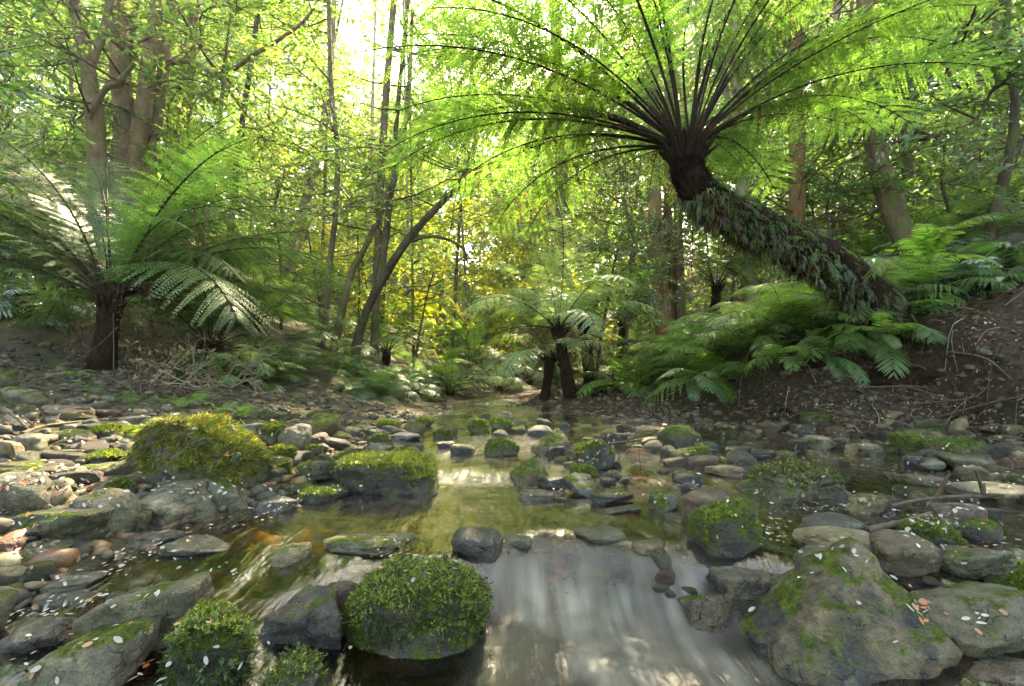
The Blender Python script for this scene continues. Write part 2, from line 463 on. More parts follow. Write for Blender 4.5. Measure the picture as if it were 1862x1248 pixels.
def Wl(x, y):
    """level of the flowing water"""
    x, y = np.broadcast_arrays(np.asarray(x, float), np.asarray(y, float))
    lip = 1.70 + .10 * np.sin(x * 5.0 + .6) + .05 * np.sin(x * 11)
    mid = ss(-.8, -.1, x) * (1 - ss(.7, 1.4, x))
    drop_mid = -.15 * (1 - ss(lip - .34, lip, y)) - .05 * (1 - ss(.5, 1.5, y))
    drop_side = -.13 * (1 - ss(.9, 2.1, y))
    z = mid * drop_mid + (1 - mid) * drop_side
    return z + .03 * ss(2.55, 2.85, y + .15 * x) + .02 * np.maximum(0, y - 2.8)

def surf(x, y): return np.maximum(G(x, y), Wl(x, y))

def hit(px, py, f=surf, far=40):
    d = ray(px, py)
    t = np.concatenate([np.linspace(.4, 12, 700), np.linspace(12.05, far, 300)])
    Pp = CAM + d * t[:, None]
    b = Pp[:, 2] < f(Pp[:, 0], Pp[:, 1])
    i = int(np.argmax(b)) if b.any() else len(t) - 1
    return Pp[i]

def grid_axis(lo, hi, step, out_lo, out_hi, n_lo, n_hi):
    a = np.arange(lo, hi, step)
    q = np.linspace(0, 1, n_lo + 1)[1:]; left = lo - (lo - out_lo) * q ** 2.4
    q = np.linspace(0, 1, n_hi + 1)[1:]; right = a[-1] + (out_hi - a[-1]) * q ** 2.4
    return np.concatenate([left[::-1], a, right])

def grid_mesh(mb, xs, ys, f, keep=None, m=0):
    X, Y = np.meshgrid(xs, ys)
    Z = f(X, Y)
    nx = len(xs)
    i = np.arange(len(ys) - 1)[:, None] * nx; j = np.arange(nx - 1)[None]
    F = np.stack([i + j, i + j + 1, i + nx + j + 1, i + nx + j], -1).reshape(-1, 4)
    V = np.stack([X, Y, Z], -1).reshape(-1, 3)
    if keep is not None:
        k = keep(V)
        F = F[k[F].any(1)]
        used = np.unique(F); mp = np.zeros(len(V), int); mp[used] = np.arange(len(used))
        V, F = V[used], mp[F]
    mb.add(V, F, m)
    return V

t = NT('forest_floor')
tc = t.n('TexCoord'); sp = t.n('SeparateXYZ'); t.l(tc.outputs['Object'], sp.inputs[0])
n1 = t.noise(tc.outputs['Object'], 2.5, 6, .7); n2 = t.noise(tc.outputs['Object'], 22, 5, .7); n3 = t.noise(tc.outputs['Object'], 110, 4, .7)
c = t.ramp(n2, [(.3, (.014, .010, .006)), (.5, (.044, .030, .018)), (.72, (.095, .066, .040))])
c = t.mix(.6, c, t.ramp(n3, [(.3, .4), (.7, 1.7)]), 'MULTIPLY')
left = t.ramp(t.math('ADD', t.math('MULTIPLY', sp.outputs[0], -.25), t.math('MULTIPLY', n1, .5)), [(.45, 0.0), (.7, 1.0)])
gm = t.ramp(t.noise(tc.outputs['Object'], 6, 5, .75), [(.3, (.030, .026, .016)), (.5, (.075, .065, .036)), (.62, (.085, .10, .028)), (.75, (.115, .135, .030))])
gm = t.mix(.6, gm, t.ramp(n3, [(.3, .4), (.7, 1.6)]), 'MULTIPLY')
c = t.mix(left, c, gm)
M['ground'] = t.done(t.principled(c, .9, .2, t.bump(t.math('ADD', n2, n3), 1.0, .02)))
mb = MB()
gx = grid_axis(-5.2, 5.8, .042, -60, 60, 34, 34); gy = grid_axis(.5, 9, .042, -6, 110, 16, 60)
grid_mesh(mb, gx, gy, G)
ground = mb.build('ground', M['ground']); ground['kind'] = 'structure'

# water: clear, tea-coloured, silky where it runs over the lip
t = NT('stream_water')
tc = t.n('TexCoord'); mp = t.n('Mapping'); mp.inputs['Scale'].default_value = (3.2, 1.0, 1)
t.l(tc.outputs['Object'], mp.inputs[0])
w1 = t.noise(mp.outputs[0], 3.0, 3, .5); w2 = t.noise(mp.outputs[0], 9.0, 3, .55)
at_ = t.n('Attribute'); at_.attribute_name = 'silk'
nm = t.bump(t.math('ADD', w1, t.math('MULTIPLY', w2, .35)), .30, .05)
fr = t.n('Fresnel', IOR=1.33); t.l(nm, fr.inputs['Normal'])
gl = t.n('BsdfGlossy', Roughness=.13); gl.inputs[0].default_value = (1, 1, 1, 1); t.l(nm, gl.inputs['Normal']); t.l(t.math('ADD', .13, t.math('MULTIPLY', at_.outputs['Fac'], .3)), gl.inputs['Roughness'])
dp = t.n('Attribute'); dp.attribute_name = 'depth'
tr = t.n('BsdfTransparent'); t.l(t.ramp(dp.outputs['Fac'], [(0.0, (.80, .68, .42)), (.07, (.56, .41, .19)), (.20, (.26, .155, .055)), (.40, (.10, .055, .018))]), tr.inputs[0])
m1 = t.n('MixShader'); t.l(t.math('MULTIPLY', t.math('MINIMUM', t.math('MULTIPLY', fr.outputs[0], 2.6), .85), t.math('SUBTRACT', 1.0, t.math('MULTIPLY', at_.outputs['Fac'], .75))), m1.inputs[0]); t.l(tr.outputs[0], m1.inputs[1]); t.l(gl.outputs[0], m1.inputs[2])
mp2 = t.n('Mapping'); mp2.inputs['Scale'].default_value = (1.0, .09, .09); mp2.inputs['Rotation'].default_value = (0, 0, .12)
t.l(tc.outputs['Object'], mp2.inputs[0])
s1 = t.noise(mp2.outputs[0], 22, 3, .5); s2 = t.noise(tc.outputs['Object'], 4.2, 2, .5)
df = t.n('BsdfDiffuse'); df.inputs[0].default_value = (.40, .385, .30, 1)
dt = t.n('BsdfTranslucent'); dt.inputs[0].default_value = (.3, .3, .24, 1)
dd = t.n('MixShader', i0=.35); t.l(df.outputs[0], dd.inputs[1]); t.l(dt.outputs[0], dd.inputs[2])
fac = t.math('MULTIPLY', at_.outputs['Fac'], t.math('ADD', .12, t.math('MULTIPLY', t.ramp(s1, [(.26, .10), (.76, 1.0)]), t.ramp(s2, [(.38, .12), (.62, 1.0)]))), True)
m2 = t.n('MixShader'); t.l(t.math('MULTIPLY', fac, .74), m2.inputs[0]); t.l(m1.outputs[0], m2.inputs[1]); t.l(dd.outputs[0], m2.inputs[2])
M['water'] = t.done(m2.outputs[0])
def wsurf(x, y):
    flow = .006 * fbm2(x * 5, y * 1.6, 21, 3) + .0025 * fbm2(x * 16, y * 6, 22, 2)
    return Wl(x, y) + flow * (1 + 1.2 * ss(1.9, 1.5, y))
mb = MB()
WV = grid_mesh(mb, np.arange(-2.4, 5.6, .028), np.arange(.45, 10.0, .028), wsurf, lambda V: G(V[:, 0], V[:, 1]) < V[:, 2] + .015)
water = mb.build('stream', M['water']); water['kind'] = 'structure'
px_, py_, _ = proj(WV)
lipd = 1.70 + .10 * np.sin(WV[:, 0] * 5.0 + .6)
silk = ss(-.16, .03, WV[:, 0]) * (1 - ss(.45, .85, WV[:, 0])) * (1 - ss(lipd - .26, lipd + .08, WV[:, 1])) * (.55 + .15 * ss(.9, 1.3, WV[:, 1]) + .4 * ss(lipd - .55, lipd - .2, WV[:, 1]) * (1 - .6 * ss(.15, .6, WV[:, 0])))
silk = np.maximum(silk, .55 * ss(-.6, -.45, WV[:, 0]) * (1 - ss(.05, .2, WV[:, 0])) * ss(2.5, 2.62, WV[:, 1] + .15 * WV[:, 0]) * (1 - ss(2.68, 2.82, WV[:, 1] + .15 * WV[:, 0])))
sil2 = .5 * ss(1.0, 1.3, WV[:, 0]) * (1 - ss(2.2, 2.6, WV[:, 0])) * ss(.9, 1.1, WV[:, 1]) * (1 - ss(1.5, 1.8, WV[:, 1]))
silk = np.maximum(silk, sil2 * ss(.1, .5, fbm2(WV[:, 0] * 2, WV[:, 1] * 2, 5, 3)))
ad = water.data.attributes.new('depth', 'FLOAT', 'POINT'); ad.data.foreach_set('value', np.clip(WV[:, 2] - G(WV[:, 0], WV[:, 1]), 0, 1).astype(np.float32))
a = water.data.attributes.new('silk', 'FLOAT', 'POINT'); a.data.foreach_set('value', silk.astype(np.float32))

# ---------------------------------------------------------------- rocks
_ico = {}
def ico(sub):
    if sub not in _ico:
        bm = bmesh.new(); bmesh.ops.create_icosphere(bm, subdivisions=sub, radius=1)
        V = np.array([v.co[:] for v in bm.verts]); F = np.array([[v.index for v in f.verts] for f in bm.faces]); bm.free()
        _ico[sub] = (V / np.linalg.norm(V, axis=1)[:, None], F)
    return _ico[sub]

def rock_verts(dims, style, seed, sub):
    rg = np.random.default_rng(seed)
    N, F = ico(sub)
    if style == 'round':
        k = 3.0; A = np.vstack([np.eye(3), -np.eye(3)]); A = A + rg.normal(size=A.shape) * .2; D = rg.uniform(.9, 1.1, 6)
        B = rg.normal(size=(7, 3)); k = 4.2
    elif style == 'dome':
        k = 2.4; A = np.vstack([np.eye(3), -np.eye(3)]); D = np.ones(6); B = rg.normal(size=(2, 3))
    elif style == 'flat':
        k = 5; A = np.vstack([np.eye(3), -np.eye(3)]); D = np.array([1, 1, .8, 1, 1, .8]); B = rg.normal(size=(4, 3)) * (1, 1, .35)
    elif style == 'wedge':
        k = 44
        A = np.array([[-.66, -.05, .72], [.90, .05, .40], [.05, -.68, .72], [0, .9, .3], [0, 0, -1], [1, -.3, -.2], [-1, -.2, -.1], [.3, -.9, .1]], float)
        D = np.array([.58, .68, .62, .68, .8, .95, .95, .9]); B = rg.normal(size=(2, 3))
    else:
        k = 13; A = np.vstack([np.eye(3), -np.eye(3)]); A = A + rg.normal(size=A.shape) * .22
        D = rg.uniform(.72, .95, 6); B = rg.normal(size=(6, 3))
        if style == 'slab': B *= (1, 1, .3)
    B /= np.linalg.norm(B, axis=1)[:, None]
    A = np.vstack([A / np.linalg.norm(A, axis=1)[:, None], B])
    D = np.concatenate([D, rg.uniform(.82, 1.0, len(B))])
    r = (np.clip(N @ A.T / D, 0, None) ** k).sum(1) ** (-1 / k)
    V = N * r[:, None]
    V -= (V.max(0) + V.min(0)) / 2
    V /= abs(V).max(0)
    # bumps and chips, in units of the half size
    amp = .085 if style in ('round', 'flat') else .05 if style == 'wedge' else .09
    o = rg.uniform(0, 50, 3)
    V = V + N * (amp * fbm(V * 1.9 + o, seed % 97, 3))[:, None]
    if style in ('block', 'slab', 'wedge'):
        q = fbm(V * (1.5, 1.5, 4.5) + o * 2, seed % 89, 3)
        V = V + N * (.05 * np.round(q * 2.2) / 2.2)[:, None]
    V = V + N * (.022 * fbm(V * 6 + o, seed % 83, 4))[:, None]
    if style == 'dome':
        dn = np.clip(-V[:, 2], 0, 1); V[:, :2] *= (1 + .75 * dn ** 1.5)[:, None]; V[:, 2] *= np.where(V[:, 2] < 0, 1.7, 1)
        V[:, 0] += .10 * V[:, 2] + .08 * np.sin(V[:, 2] * 3 + V[:, 1] * 2); V[:, 2] -= .12 * np.clip(V[:, 0], -1, 1) * (V[:, 2] > 0)
    V[:, 2] = np.where(V[:, 2] < 0, V[:, 2] * 1.25, V[:, 2])
    return V * np.asarray(dims) / 2, F

def vnormals(V, F):
    n = np.cross(V[F[:, 1]] - V[F[:, 0]], V[F[:, 2]] - V[F[:, 0]])
    o = np.zeros_like(V)
    for k in range(3): np.add.at(o, F[:, k], n)
    return o / (np.linalg.norm(o, axis=1)[:, None] + 1e-12)

def place_box(cx, yt, yb, w):
    """centre and size of a stone whose outline in the photograph is this box"""
    p0 = hit(cx, yb)
    d0 = p0[1]
    W = w * d0 / FPX
    dpt = W * .8
    ym = (yt + yb) / 2
    Yc = d0 + .38 * dpt
    c = at(cx, ym, Yc)
    rr = ray(cx, ym); sn = -rr[2] / np.linalg.norm(rr[1:])
    Hp = (yb - yt) * Yc / FPX
    sn = max(0.0, sn)
    H = math.sqrt(max((Hp ** 2) - (dpt * sn) ** 2, (.55 * Hp) ** 2)) / math.sqrt(max(.3, 1 - sn * sn))
    W = w * Yc / FPX
    return c, (W, dpt, H), Yc

# moss tuft prototypes -------------------------------------------------
def sprig(seed, n=9, L=1.0, lw=.10, ll=.27):
    """feathery moss shoot, unit length along +Z with leaflets"""
    rg = np.random.default_rng(seed); mb = MB()
    s = np.linspace(0, 1, n + 1)
    lean = rg.uniform(.25, .7)
    P = np.stack([lean * s ** 2, 0 * s, s * (1 - .25 * lean * s)], -1) * L
    V, F = tube(P, np.linspace(.03, .012, n + 1), 3); mb.add(V, F)
    for i in range(1, n + 1):
        for k in range(3):
            a = rg.uniform(0, 6.28)
            d = np.array((math.cos(a), math.sin(a), rg.uniform(.3, 1.0))); d /= np.linalg.norm(d)
            q = np.cross(d, (0, 0, 1.0)); q /= np.linalg.norm(q)
            l = ll * rg.uniform(.7, 1.2); w = lw * rg.uniform(.7, 1.2)
            mb.add([P[i], P[i] + d * l * .5 + q * w * .5, P[i] + d * l, P[i] + d * l * .5 - q * w * .5], [[0, 1, 2, 3]])
    V, F, _ = mb.arrays()
    return V, [np.concatenate(F)]
SPR = [sprig(i) for i in range(4)]
def blade_tuft(seed, n=6):
    """short leaning moss blades"""
    rg = np.random.default_rng(seed); mb = MB()
    for i in range(n):
        a = rg.uniform(0, 6.28); tl = rg.uniform(.2, .8)
        d = np.array((math.cos(a) * tl, math.sin(a) * tl, 1.0)); d /= np.linalg.norm(d)
        q = np.cross(d, (math.sin(a), -math.cos(a), .2)); q /= np.linalg.norm(q)
        b = rg.normal(size=3) * (.15, .15, 0)
        l = rg.uniform(.6, 1.1); w = .16
        mb.add([b - q * w * .5, b + q * w * .5, b + d * l * .6 + q * w * .3 - (0, 0, .02), b + d * l - (0, 0, .08)], [[0, 1, 2, 3]])
    V, F, _ = mb.arrays()
    return V, [np.concatenate(F)]
TUF = [blade_tuft(i) for i in range(4)]

def add_moss(o, V, F, n, size, kind, mats, weights, nz=.1, zlow=-.2, seed=0, droop=0.0):
    rg = np.random.default_rng(seed + 900)
    Nn = vnormals(V, F)
    tri = V[F]; fn = Nn[F].mean(1); cc = tri.mean(1)
    ar = np.linalg.norm(np.cross(tri[:, 1] - tri[:, 0], tri[:, 2] - tri[:, 0]), axis=1)
    hz = abs(V[:, 2]).max()
    cover = .55 * fbm(cc / max(.05, hz) * 1.5, seed + 5, 4)
    w = ar * ((fn[:, 2] + cover) > nz) * ((cc[:, 2] / hz + cover * .5) > zlow)
    if w.sum() <= 0: return None
    idx = rg.choice(len(F), n, p=w / w.sum())
    b = rg.dirichlet((1, 1, 1), n)
    P = (tri[idx] * b[..., None]).sum(1)
    D = fn[idx] + rg.normal(size=(n, 3)) * .25
    D[:, 2] -= droop
    D[:, 2] += .25 * (droop == 0)
    protos = SPR if kind == 'sprig' else TUF
    mb = MB()
    mi = rg.choice(len(mats), n, p=weights)
    pi = rg.integers(0, len(protos), n)
    sz = size * rg.uniform(.35, 1.0, n) * rg.uniform(.8, 1.7, n)
    MM = mats34(align(D, rg.uniform(0, 6.28, n)), sz, P - D * .1 * size)
    for a in range(len(protos)):
        for m in range(len(mats)):
            k = (pi == a) & (mi == m)
            if k.any(): bake(mb, protos[a][0], protos[a][1], [m] * len(protos[a][1]), MM[k])
    return mb.build('moss', [M[x] for x in mats], o, stuff=True)

# (centre x, top y, bottom y, width) in the photograph, shape, stone colour, moss, wet, label
ROCKS = [
 # left gravel bar, back to front
 (55, 704, 741, 70, 'round', 'grey', .3, 0, 'pale green domed rock at the back of the gravel bar, beneath the left tree fern'),
 (130, 736, 765, 104, 'slab', 'brown', 0, 0, 'long flat brown slab lying in front of the pale green domed rock'),
 (56, 738, 757, 38, 'round', 'olive', .5, 0, 'small greenish stone at the left end of the long flat brown slab'),
 (8, 672, 712, 44, 'block', 'olive', .5, 0, 'mossy block cut by the left edge near the tree fern'),
 (96, 712, 739, 34, 'round', 'brown', 0, 0, 'dark brown round stone tucked behind the pale green domed rock'),
 (19, 800, 846, 44, 'block', 'tan', 0, 0, 'pale tan split stone at the left edge beside the rough grey rock'),
 (48, 789, 834, 62, 'round', 'grey', 0, 0, 'rough speckled grey rounded rock near the left edge'),
 (113, 814, 842, 95, 'slab', 'olive', .2, 0, 'flat olive stone with a moss fringe left of the bright moss cushion'),
 (187, 820, 847, 74, 'round', 'olive', .9, 0, 'small low stone covered by a bright green moss cushion'),
 (193, 773, 801, 56, 'round', 'dark', .6, 0, 'dark stone with bright moss cap behind the bright moss cushion'),
 (246, 776, 801, 70, 'round', 'olive', .6, 0, 'brown-green mossy stone just left of the golden moss boulder'),
 (247, 788, 812, 54, 'round', 'olive', .5, 0, 'olive half-buried stone in front of the brown-green mossy stone'),
 (205, 794, 815, 33, 'round', 'dark', 0, 0, 'small dark grey pebble-like stone behind the bright moss cushion'),
 (281, 761, 779, 34, 'flat', 'olive', 0, 0, 'small smooth brown stone at the left shoulder of the golden moss boulder'),
 (247, 757, 774, 48, 'flat', 'grey', 0, 0, 'flat grey stone behind the brown-green mossy stones'),
 (45, 841, 874, 108, 'flat', 'olive', .3, 0, 'broad flattened olive stone behind the big cracked grey stone'),
 (36, 864, 936, 102, 'round', 'grey', 0, 0, 'big smooth grey stone with a crack at the left edge'),
 (105, 847, 873, 28, 'block', 'grey', 0, 0, 'small grey block beside the broad flattened olive stone'),
 (136, 847, 869, 44, 'round', 'grey', 0, 0, 'small rounded grey stone with a diagonal seam'),
 (184, 843, 863, 64, 'flat', 'olive', .2, 0, 'flat olive stone under the bright moss cushion'),
 (254, 832, 868, 95, 'block', 'olive', .4, 0, 'olive squared block with mossy top right of the bright moss cushion'),
 (193, 862, 882, 84, 'flat', 'red', 0, 0, 'low reddish-brown flat stone beneath the olive squared block'),
 (256, 847, 886, 64, 'wedge', 'tan', 0, 0, 'small tan wedge with sharp ridge in front of the olive squared block'),
 (219, 873, 911, 44, 'round', 'olive', .6, 0, 'round mossy ball-shaped stone behind the large tan block'),
 (254, 896, 932, 36, 'round', 'dark', 0, 0, 'dark round stone wedged left of the long angular boulder'),
 (335, 880, 955, 158, 'block', 'grey', 0, 0, 'long angular grey boulder topped with pale leaves on the left shore'),
 (421, 872, 930, 68, 'block', 'grey', .4, 0, 'squarish grey stone with a green moss cap at the left waterline'),
 (193, 893, 976, 102, 'round', 'grey', .15, 0, 'large rounded grey-tan boulder with leaves on its shoulder, left shore'),
 (107, 925, 997, 150, 'slab', 'dark', .2, 0, 'large dark boat-shaped boulder with flat leafy top at left'),
 (99, 897, 921, 62, 'flat', 'olive', .2, 0, 'slim olive stone lying behind the dark boat-shaped boulder'),
 (258, 932, 972, 31, 'block', 'grey', .1, 0, 'small upright grey stone standing at the left waterline'),
 (280, 968, 995, 84, 'slab', 'grey', 0, .6, 'thin flat wet slab jutting into the water at the left shore'),
 (372, 981, 1008, 118, 'flat', 'olive', 0, .9, 'low glistening stone barely breaking the water off the left shore'),
 (70, 984, 1036, 98, 'slab', 'olive', .1, 0, 'sloping olive stone in front of the dark boat-shaped boulder'),
 (15, 981, 1014, 44, 'slab', 'red', 0, 0, 'small purple-brown slab at the left edge'),
 (352, 859, 875, 36, 'flat', 'grey', 0, 0, 'small flat stone at the foot of the golden moss boulder'),
 (538, 772, 828, 50, 'round', 'grey', 0, 0, 'smooth egg-shaped grey boulder standing behind the golden moss boulder'),
 (492, 770, 817, 47, 'block', 'olive', .8, 0, 'upright moss-covered block left of the egg-shaped grey boulder'),
 (452, 771, 815, 50, 'block', 'blue', 0, 0, 'bluish grey block with blotches right behind the golden moss boulder'),
 (589, 752, 797, 57, 'round', 'brown', .5, 0, 'domed brown mossy boulder behind the egg-shaped grey boulder'),
 (515, 812, 846, 48, 'block', 'dark', .8, 0, 'dark stone with vivid moss top at the right foot of the golden moss boulder'),
 (566, 810, 839, 50, 'slab', 'olive', .7, 0, 'slanting olive stone with vivid moss edge below the egg-shaped boulder'),
 (511, 845, 873, 37, 'slab', 'dark', .8, 0, 'small mossy wedge right of the golden moss boulder'),
 (628, 830, 857, 46, 'round', 'olive', .9, 0, 'small dome of green moss behind the large mossy boulder'),
 (568, 837, 875, 78, 'block', 'olive', .4, 0, 'olive boulder with mossy patches left of the large mossy boulder'),
 (692, 807, 839, 65, 'block', 'grey', .3, 0, 'grey block with mossy left side behind the large mossy boulder'),
 (503, 904, 931, 78, 'slab', 'dark', 0, .6, 'dark wet flat stone among white leaves at the waterline'),
 (575, 890, 915, 64, 'flat', 'dark', .9, .3, 'low moss-covered stone at the water edge left of the large mossy boulder'),
 (606, 883, 908, 54, 'block', 'dark', .2, .6, 'dark wet stone touching the left end of the large mossy boulder'),
 (545, 878, 898, 66, 'flat', 'olive', .5, 0, 'flat mossy stone behind the low moss-covered waterline stone'),
 (692, 789, 809, 36, 'round', 'olive', .9, 0, 'small shaggy mossy knob behind the grey block'),
 (740, 788, 802, 62, 'slab', 'blue', 0, .2, 'flat blue-grey slab at the left edge of the upper stream'),
 (806, 783, 797, 36, 'flat', 'olive', .8, 0, 'flat mossy stone in the upper stream'),
 (755, 806, 820, 34, 'flat', 'dark', .2, .7, 'dark wet stone in yellow water, leftmost of three small ones'),
 (810, 803, 816, 33, 'flat', 'dark', .2, .7, 'dark wet stone in yellow water, middle of three small ones'),
 (840, 810, 826, 47, 'flat', 'dark', .2, .7, 'dark wet stone in yellow water, rightmost and largest of three small ones'),
 (740, 815, 830, 39, 'round', 'dark', .7, .3, 'dark mossy stone right behind the large mossy boulder'),
 (704, 765, 784, 43, 'round', 'olive', .8, 0, 'mossy rounded stone at the foot of the left fern bank'),
 (755, 767, 789, 37, 'round', 'olive', .5, 0, 'pale olive stone between the mossy stones below the left fern bank'),
 (774, 761, 778, 30, 'round', 'olive', .9, 0, 'small round moss cushion at the far end of the left fern bank'),
 (642, 776, 796, 40, 'round', 'grey', .3, 0, 'pale grey stone right of the domed brown mossy boulder'),
 # upper stream and middle
 (873, 763, 790, 44, 'round', 'olive', .9, 0, 'shaggy round mossy stone in mid stream, left of a pair'),
 (913, 761, 789, 46, 'round', 'olive', .9, 0, 'shaggy round mossy stone in mid stream, right of a pair'),
 (910, 798, 830, 64, 'round', 'olive', .7, .2, 'smooth mossy dome standing in the yellow water'),
 (1003, 780, 827, 76, 'wedge', 'olive', .4, .1, 'pointed olive boulder with moss on its ridge in mid stream'),
 (1077, 798, 854, 74, 'block', 'dark', .6, .2, 'dark rounded boulder with green moss crown right of the pointed boulder'),
 (967, 831, 883, 80, 'wedge', 'brown', .5, .2, 'brown mossy boulder at the right edge of the yellow water'),
 (1007, 865, 890, 49, 'slab', 'dark', .3, .6, 'dark tilted stone at the foot of the brown mossy boulder'),
 (1058, 869, 906, 60, 'block', 'blue', .3, .4, 'grey-green squared stone in mid stream right of the dark tilted stone'),
 (1062, 846, 867, 46, 'round', 'olive', .7, .2, 'small mossy stone below the dark rounded boulder'),
 (1110, 832, 853, 34, 'round', 'dark', 0, .5, 'small black stone right of the dark rounded boulder'),
 (1050, 862, 878, 46, 'slab', 'olive', 0, .2, 'thin brown slab leaning on the grey-green squared stone'),
 (1241, 773, 822, 76, 'block', 'dark', .5, .1, 'large dark boulder at the near edge of the right gravel beach'),
 (1259, 802, 822, 41, 'round', 'dark', .2, .3, 'small dark stone leaning against the large dark beach boulder'),
 (973, 891, 910, 62, 'flat', 'grey', .1, .8, 'flat speckled wet stone right of the bright yellow water'),
 (1115, 892, 920, 80, 'slab', 'dark', .3, .8, 'ragged dark wet stone strewn with leaves in mid stream'),
 (1130, 920, 934, 64, 'slab', 'dark', 0, .9, 'thin black wet ledge below the ragged dark wet stone'),
 (1211, 897, 928, 62, 'block', 'olive', .3, .7, 'wet olive stone left of the big brown squared stone'),
 (1291, 891, 945, 97, 'block', 'brown', 0, .2, 'big brown squared stone behind the green moss-faced boulder'),
 (1322, 913, 1010, 112, 'slab', 'dark', .8, .1, 'leaning boulder with green moss face, right of the cascade'),
 (1233, 817, 838, 39, 'round', 'olive', .4, .1, 'olive rounded stone near the large dark beach boulder'),
 (1271, 814, 838, 38, 'round', 'dark', .7, .2, 'small green mossy stone right below the large dark beach boulder'),
 (1340, 810, 835, 42, 'slab', 'dark', .1, .5, 'dark wet pointed stone in the right arm of the stream'),
 (1375, 815, 834, 60, 'slab', 'dark', 0, .6, 'low black wet stone beside the dark pointed stone'),
 (1445, 849, 910, 170, 'block', 'olive', .3, .1, 'broad olive boulder wearing a shaggy moss and leaf cap'),
 (1319, 847, 869, 62, 'slab', 'tan', 0, .3, 'tan slanting stone in the right arm left of the moss-capped boulder'),
 (1250, 858, 878, 50, 'flat', 'dark', .1, .7, 'dark leaf-strewn stone left of the tan slanting stone'),
 (866, 966, 1014, 88, 'flat', 'dark', 0, .9, 'black smooth boulder at the lip of the cascade with water sliding over'),
 (937, 972, 996, 58, 'round', 'dark', 0, .9, 'smaller black smooth stone at the lip of the cascade'),
 (1092, 960, 985, 86, 'flat', 'olive', 0, .9, 'flat yellowish slab just under the water right of the cascade lip'),
 (1180, 984, 1006, 58, 'flat', 'tan', 0, .9, 'pale rounded stone washed over at the right of the cascade'),
 (1269, 945, 964, 30, 'round', 'olive', 0, .3, 'small olive stone between the brown squared stone and the cascade'),
 # right side
 (1507, 939, 978, 102, 'flat', 'dark', 0, .4, 'dark flat oval stone behind the tan flat oval stone'),
 (1519, 960, 1005, 124, 'flat', 'tan', 0, .1, 'tan flat oval stone dotted with pale leaves'),
 (1510, 992, 1068, 150, 'round', 'olive', 0, .2, 'grey-green rounded stone behind the big wedge boulder'),
 (1645, 976, 1043, 124, 'flat', 'brown', 0, .2, 'dark brown smooth oval stone right of the tan flat oval stone'),
 (1572, 900, 937, 64, 'block', 'tan', .1, .1, 'blocky tan stone right of the moss-capped boulder'),
 (1691, 948, 995, 96, 'slab', 'dark', .6, .2, 'dark mossy triangular stone behind the brown oval stone'),
 (1743, 918, 958, 85, 'flat', 'brown', 0, .2, 'brown flattish stone under the thin driftwood stick'),
 (1798, 879, 916, 112, 'slab', 'grey', 0, .1, 'long grey slab behind the thin driftwood stick'),
 (1667, 792, 826, 84, 'flat', 'olive', .8, 0, 'flat mossy stone on the right beach, left of two'),
 (1722, 796, 835, 104, 'flat', 'olive', .8, 0, 'flat mossy stone strewn with leaves on the right beach, right of two'),
 (1673, 862, 885, 78, 'slab', 'brown', 0, .2, 'flat brown slab at the edge of the right arm'),
 (1766, 847, 877, 50, 'round', 'brown', 0, .2, 'dark brown rounded stone above the long grey slab'),
 (1759, 830, 856, 82, 'flat', 'olive', 0, .1, 'long low stone in front of the leaf-strewn flat mossy stone'),
 (1671, 829, 853, 50, 'slab', 'blue', 0, .4, 'blue-grey tilted slab at the edge of the right arm'),
 (1694, 836, 857, 38, 'round', 'grey', 0, .3, 'small grey stone right of the blue-grey tilted slab'),
 (1743, 760, 790, 31, 'round', 'tan', 0, 0, 'upright tan stone below the dark hollow of the right bank'),
 (1619, 761, 785, 28, 'round', 'tan', 0, 0, 'round tan stone beside the bent root of the right bank'),
 (1664, 779, 798, 58, 'flat', 'olive', .1, 0, 'broad brownish stone between the round tan and upright tan stones'),
 (1806, 770, 793, 42, 'block', 'brown', 0, 0, 'brown block at the toe of the right bank near the frame edge'),
 (1843, 771, 796, 42, 'round', 'olive', 0, 0, 'olive stone at the right frame edge below the bank'),
 (1785, 946, 987, 60, 'round', 'dark', .4, .5, 'wet glistening stone with moss right of the mossy triangular stone'),
 (1826, 832, 859, 26, 'round', 'red', 0, .1, 'small reddish upright stone near the right frame edge'),
 (1490, 793, 820, 46, 'block', 'olive', .1, 0, 'olive block on the near edge of the right beach'),
 (1580, 809, 829, 36, 'block', 'olive', 0, 0, 'squat olive stone on the right beach left of the flat mossy pair'),
 (1545, 806, 826, 20, 'block', 'tan', 0, 0, 'tiny tan upright stone on the right beach'),
 (1482, 753, 776, 46, 'flat', 'olive', .7, 0, 'mossy stone at the foot of the right fern bank'),
 (1398, 765, 785, 42, 'block', 'olive', .1, 0, 'brown-green block below the right fern bank'),
 (1530, 796, 816, 36, 'slab', 'grey', 0, 0, 'grey slab stone standing beside the olive beach block'),
 # foreground
 (1530, 1000, 1262, 372, 'wedge', 'mix', .25, .05, 'big pointed wedge boulder with mottled tan and grey face, lower right'),
 (1770, 1074, 1184, 205, 'slab', 'olive', .1, .15, 'large dark green slab with scattered leaves right of the wedge boulder'),
 (1769, 992, 1054, 126, 'slab', 'olive', .1, .1, 'flat-topped olive stone with brown leaves above the large dark green slab'),
 (1350, 1042, 1126, 100, 'block', 'mix', 0, .2, 'two-toned tan and brown stone left of the wedge boulder'),
 (1392, 1036, 1082, 54, 'wedge', 'tan', .1, .1, 'small yellowish wedge beside the two-toned stone'),
 (1283, 1075, 1146, 96, 'slab', 'brown', .1, .8, 'wet shiny brown stone at the right side of the cascade pool'),
 (1864, 1030, 1112, 74, 'wedge', 'dark', .6, .1, 'mossy stone cut by the right frame edge'),
 (1835, 1200, 1260, 130, 'flat', 'brown', 0, .6, 'low wet brown stone in the bottom right corner'),
